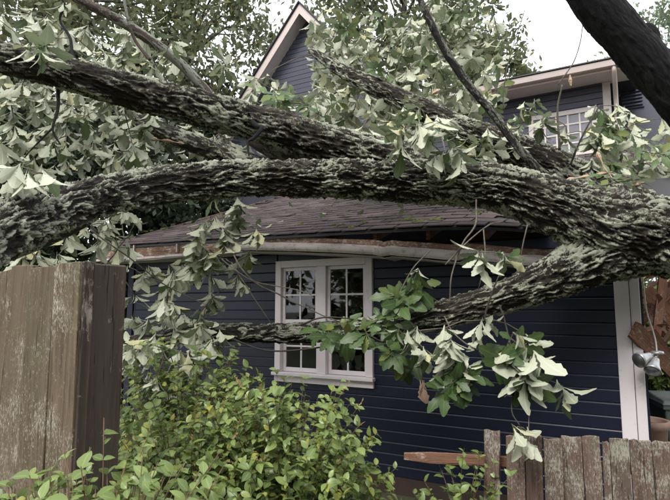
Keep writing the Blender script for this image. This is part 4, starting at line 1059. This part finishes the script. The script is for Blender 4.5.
# ------------------------------------------------------------------ trees behind
def quad_leaves(centers, spread, per, size, flat=.5):
    n = len(centers) * per; c = np.repeat(np.array(centers), per, 0) + nr.normal(0, 1, (n, 3)) * np.repeat(np.array(spread).reshape(-1, 1) * np.ones((len(centers), 1)), per, 0) * np.array([1, 1, .8])
    l = nr.normal(0, 1, (n, 3)); l[:, 2] -= .5; l /= np.linalg.norm(l, axis=1)[:, None]
    z = nr.normal(0, 1, (n, 3)); z[:, 2] += flat * 2; x = np.cross(l, z); x /= np.linalg.norm(x, axis=1)[:, None]; z = np.cross(x, l)
    s = size * nr.uniform(.6, 1.35, (n, 1))
    V = np.stack([c, c + (l * .55 + x * .24 - z * .05) * s, c + l * s - z * s * .15, c + (l * .55 - x * .24 - z * .05) * s], 1).reshape(-1, 3)
    return V, np.arange(n * 4).reshape(-1, 4), n
def bg_tree(label, px, d, topy, boty, halfw, nclump, per, size, mat, seed, name='tree', group='trees behind the house', trunk_r=.2, holes=0):
    r2 = random.Random(seed); c = P(px, (topy + boty) / 2, d); hz = (P(px, topy, d).z - P(px, boty, d).z) / 2; hw = halfw / FPX * d
    root = empty(name, (c.x, c.y, 0)); tag(root, label, 'tree', group); b = Vector((c.x, c.y, 0)); cs_ = []; sp = []
    for _ in range(nclump):
        while True:
            v = Vector((r2.uniform(-1, 1), r2.uniform(-1, 1), r2.uniform(-1, 1)))
            if v.length < 1 and v.length > .25: break
        cs_.append((v.x * hw, v.y * hw * .8, c.z + v.z * hz)); sp.append(r2.uniform(.22, .5) * hw * .28)
    k = len(NODES); tb = MB(); trunk_top = Vector((r2.uniform(-.3, .3), 0, c.z + hz * .55))
    tp = [Vector((0, 0, -.1)).lerp(trunk_top, t) + Vector((r2.uniform(-.1, .1), r2.uniform(-.1, .1), 0)) * (t > 0) for t in np.linspace(0, 1, 8)]
    tb.tube(tp, [trunk_r * (1 - .75 * t) for t in np.linspace(0, 1, 8)], 12)
    for q in cs_[::3]:
        q = Vector(q); t = min(.95, max(.25, (q.z - hz * .5) / trunk_top.z)); a = Vector((0, 0, 0)).lerp(trunk_top, t); m_ = a.lerp(q, .5) + Vector((0, 0, .15 * hw))
        tb.tube([a, a.lerp(m_, .6), m_, m_.lerp(q, .6), q], [trunk_r * .28, trunk_r * .22, trunk_r * .16, trunk_r * .1, trunk_r * .04], 5)
    tb.build('trunk', M['twig_dark'], root, smooth=True)
    V, Q, n = quad_leaves(cs_, sp, per, size); me = mesh_np('crown', V, Q, M[mat]); tv = np.repeat(np.clip(np.repeat(nr.rand(nclump), per) * .6 + nr.rand(n) * .4, 0, 1), 4); fattr(me, 'tint', tv); fattr(me, 'rib', np.zeros(n * 4))
    tag(link('crown', me, root), kind='stuff'); return root
bg_tree('broad tree whose dense green crown fills the top left corner', 40, 11.5, -120, 190, 170, 130, 110, .20, 'tree_leaf', 1)
bg_tree('loose green tree with sky showing through left of the gable', 185, 14.5, -110, 150, 115, 85, 85, .20, 'tree_leaf', 2)
bg_tree('green tree rising behind the gable and the fallen crown', 400, 19.5, -120, 120, 110, 100, 110, .26, 'tree_leaf', 3)
bg_tree('far green tree, paled for glare, at the top right edge', 685, 24, -30, 340, 95, 130, 120, .28, 'far_glare_leaf', 4, trunk_r=.3)
bg_tree('small green tree showing just above the upper gutter', 470, 21, 10, 130, 60, 40, 90, .26, 'tree_leaf', 5)
bg_tree('dark evergreen tree left of the house behind the tall fence', 20, 9.3, 40, 330, 150, 120, 150, .16, 'dark_leaf', 6, name='evergreen_tree', group=None)
bg_tree('dark evergreen beside the left roof corner', 130, 11, 60, 330, 90, 70, 150, .16, 'dark_leaf', 7, name='evergreen_tree', group=None)

bg_tree('dark evergreen behind the roof left of the gable', 205, 16.5, 70, 300, 75, 80, 150, .2, 'dark_leaf', 12, name='evergreen_tree', group=None)

# ------------------------------------------------------------------ unseen woods added behind the viewer to block bright sky in the panes
cs_ = []; sp = []
for k in range(260):
    a = nr.uniform(-1.2, 1.2); rr_ = nr.uniform(15, 21); cs_.append((math.sin(a) * rr_, -math.cos(a) * rr_ + 2, nr.uniform(.8, 10.5))); sp.append(nr.uniform(.6, 1.1))
V, Q, n = quad_leaves(cs_, sp, 150, .5); me = mesh_np('added_woodland', V, Q, M['tree_leaf']); fattr(me, 'tint', nr.rand(n * 4)); fattr(me, 'rib', np.zeros(n * 4))
tag(link('added_woodland', me), 'unseen leafy woods added behind the viewer to darken the pane reflections', 'woods', kind='stuff')
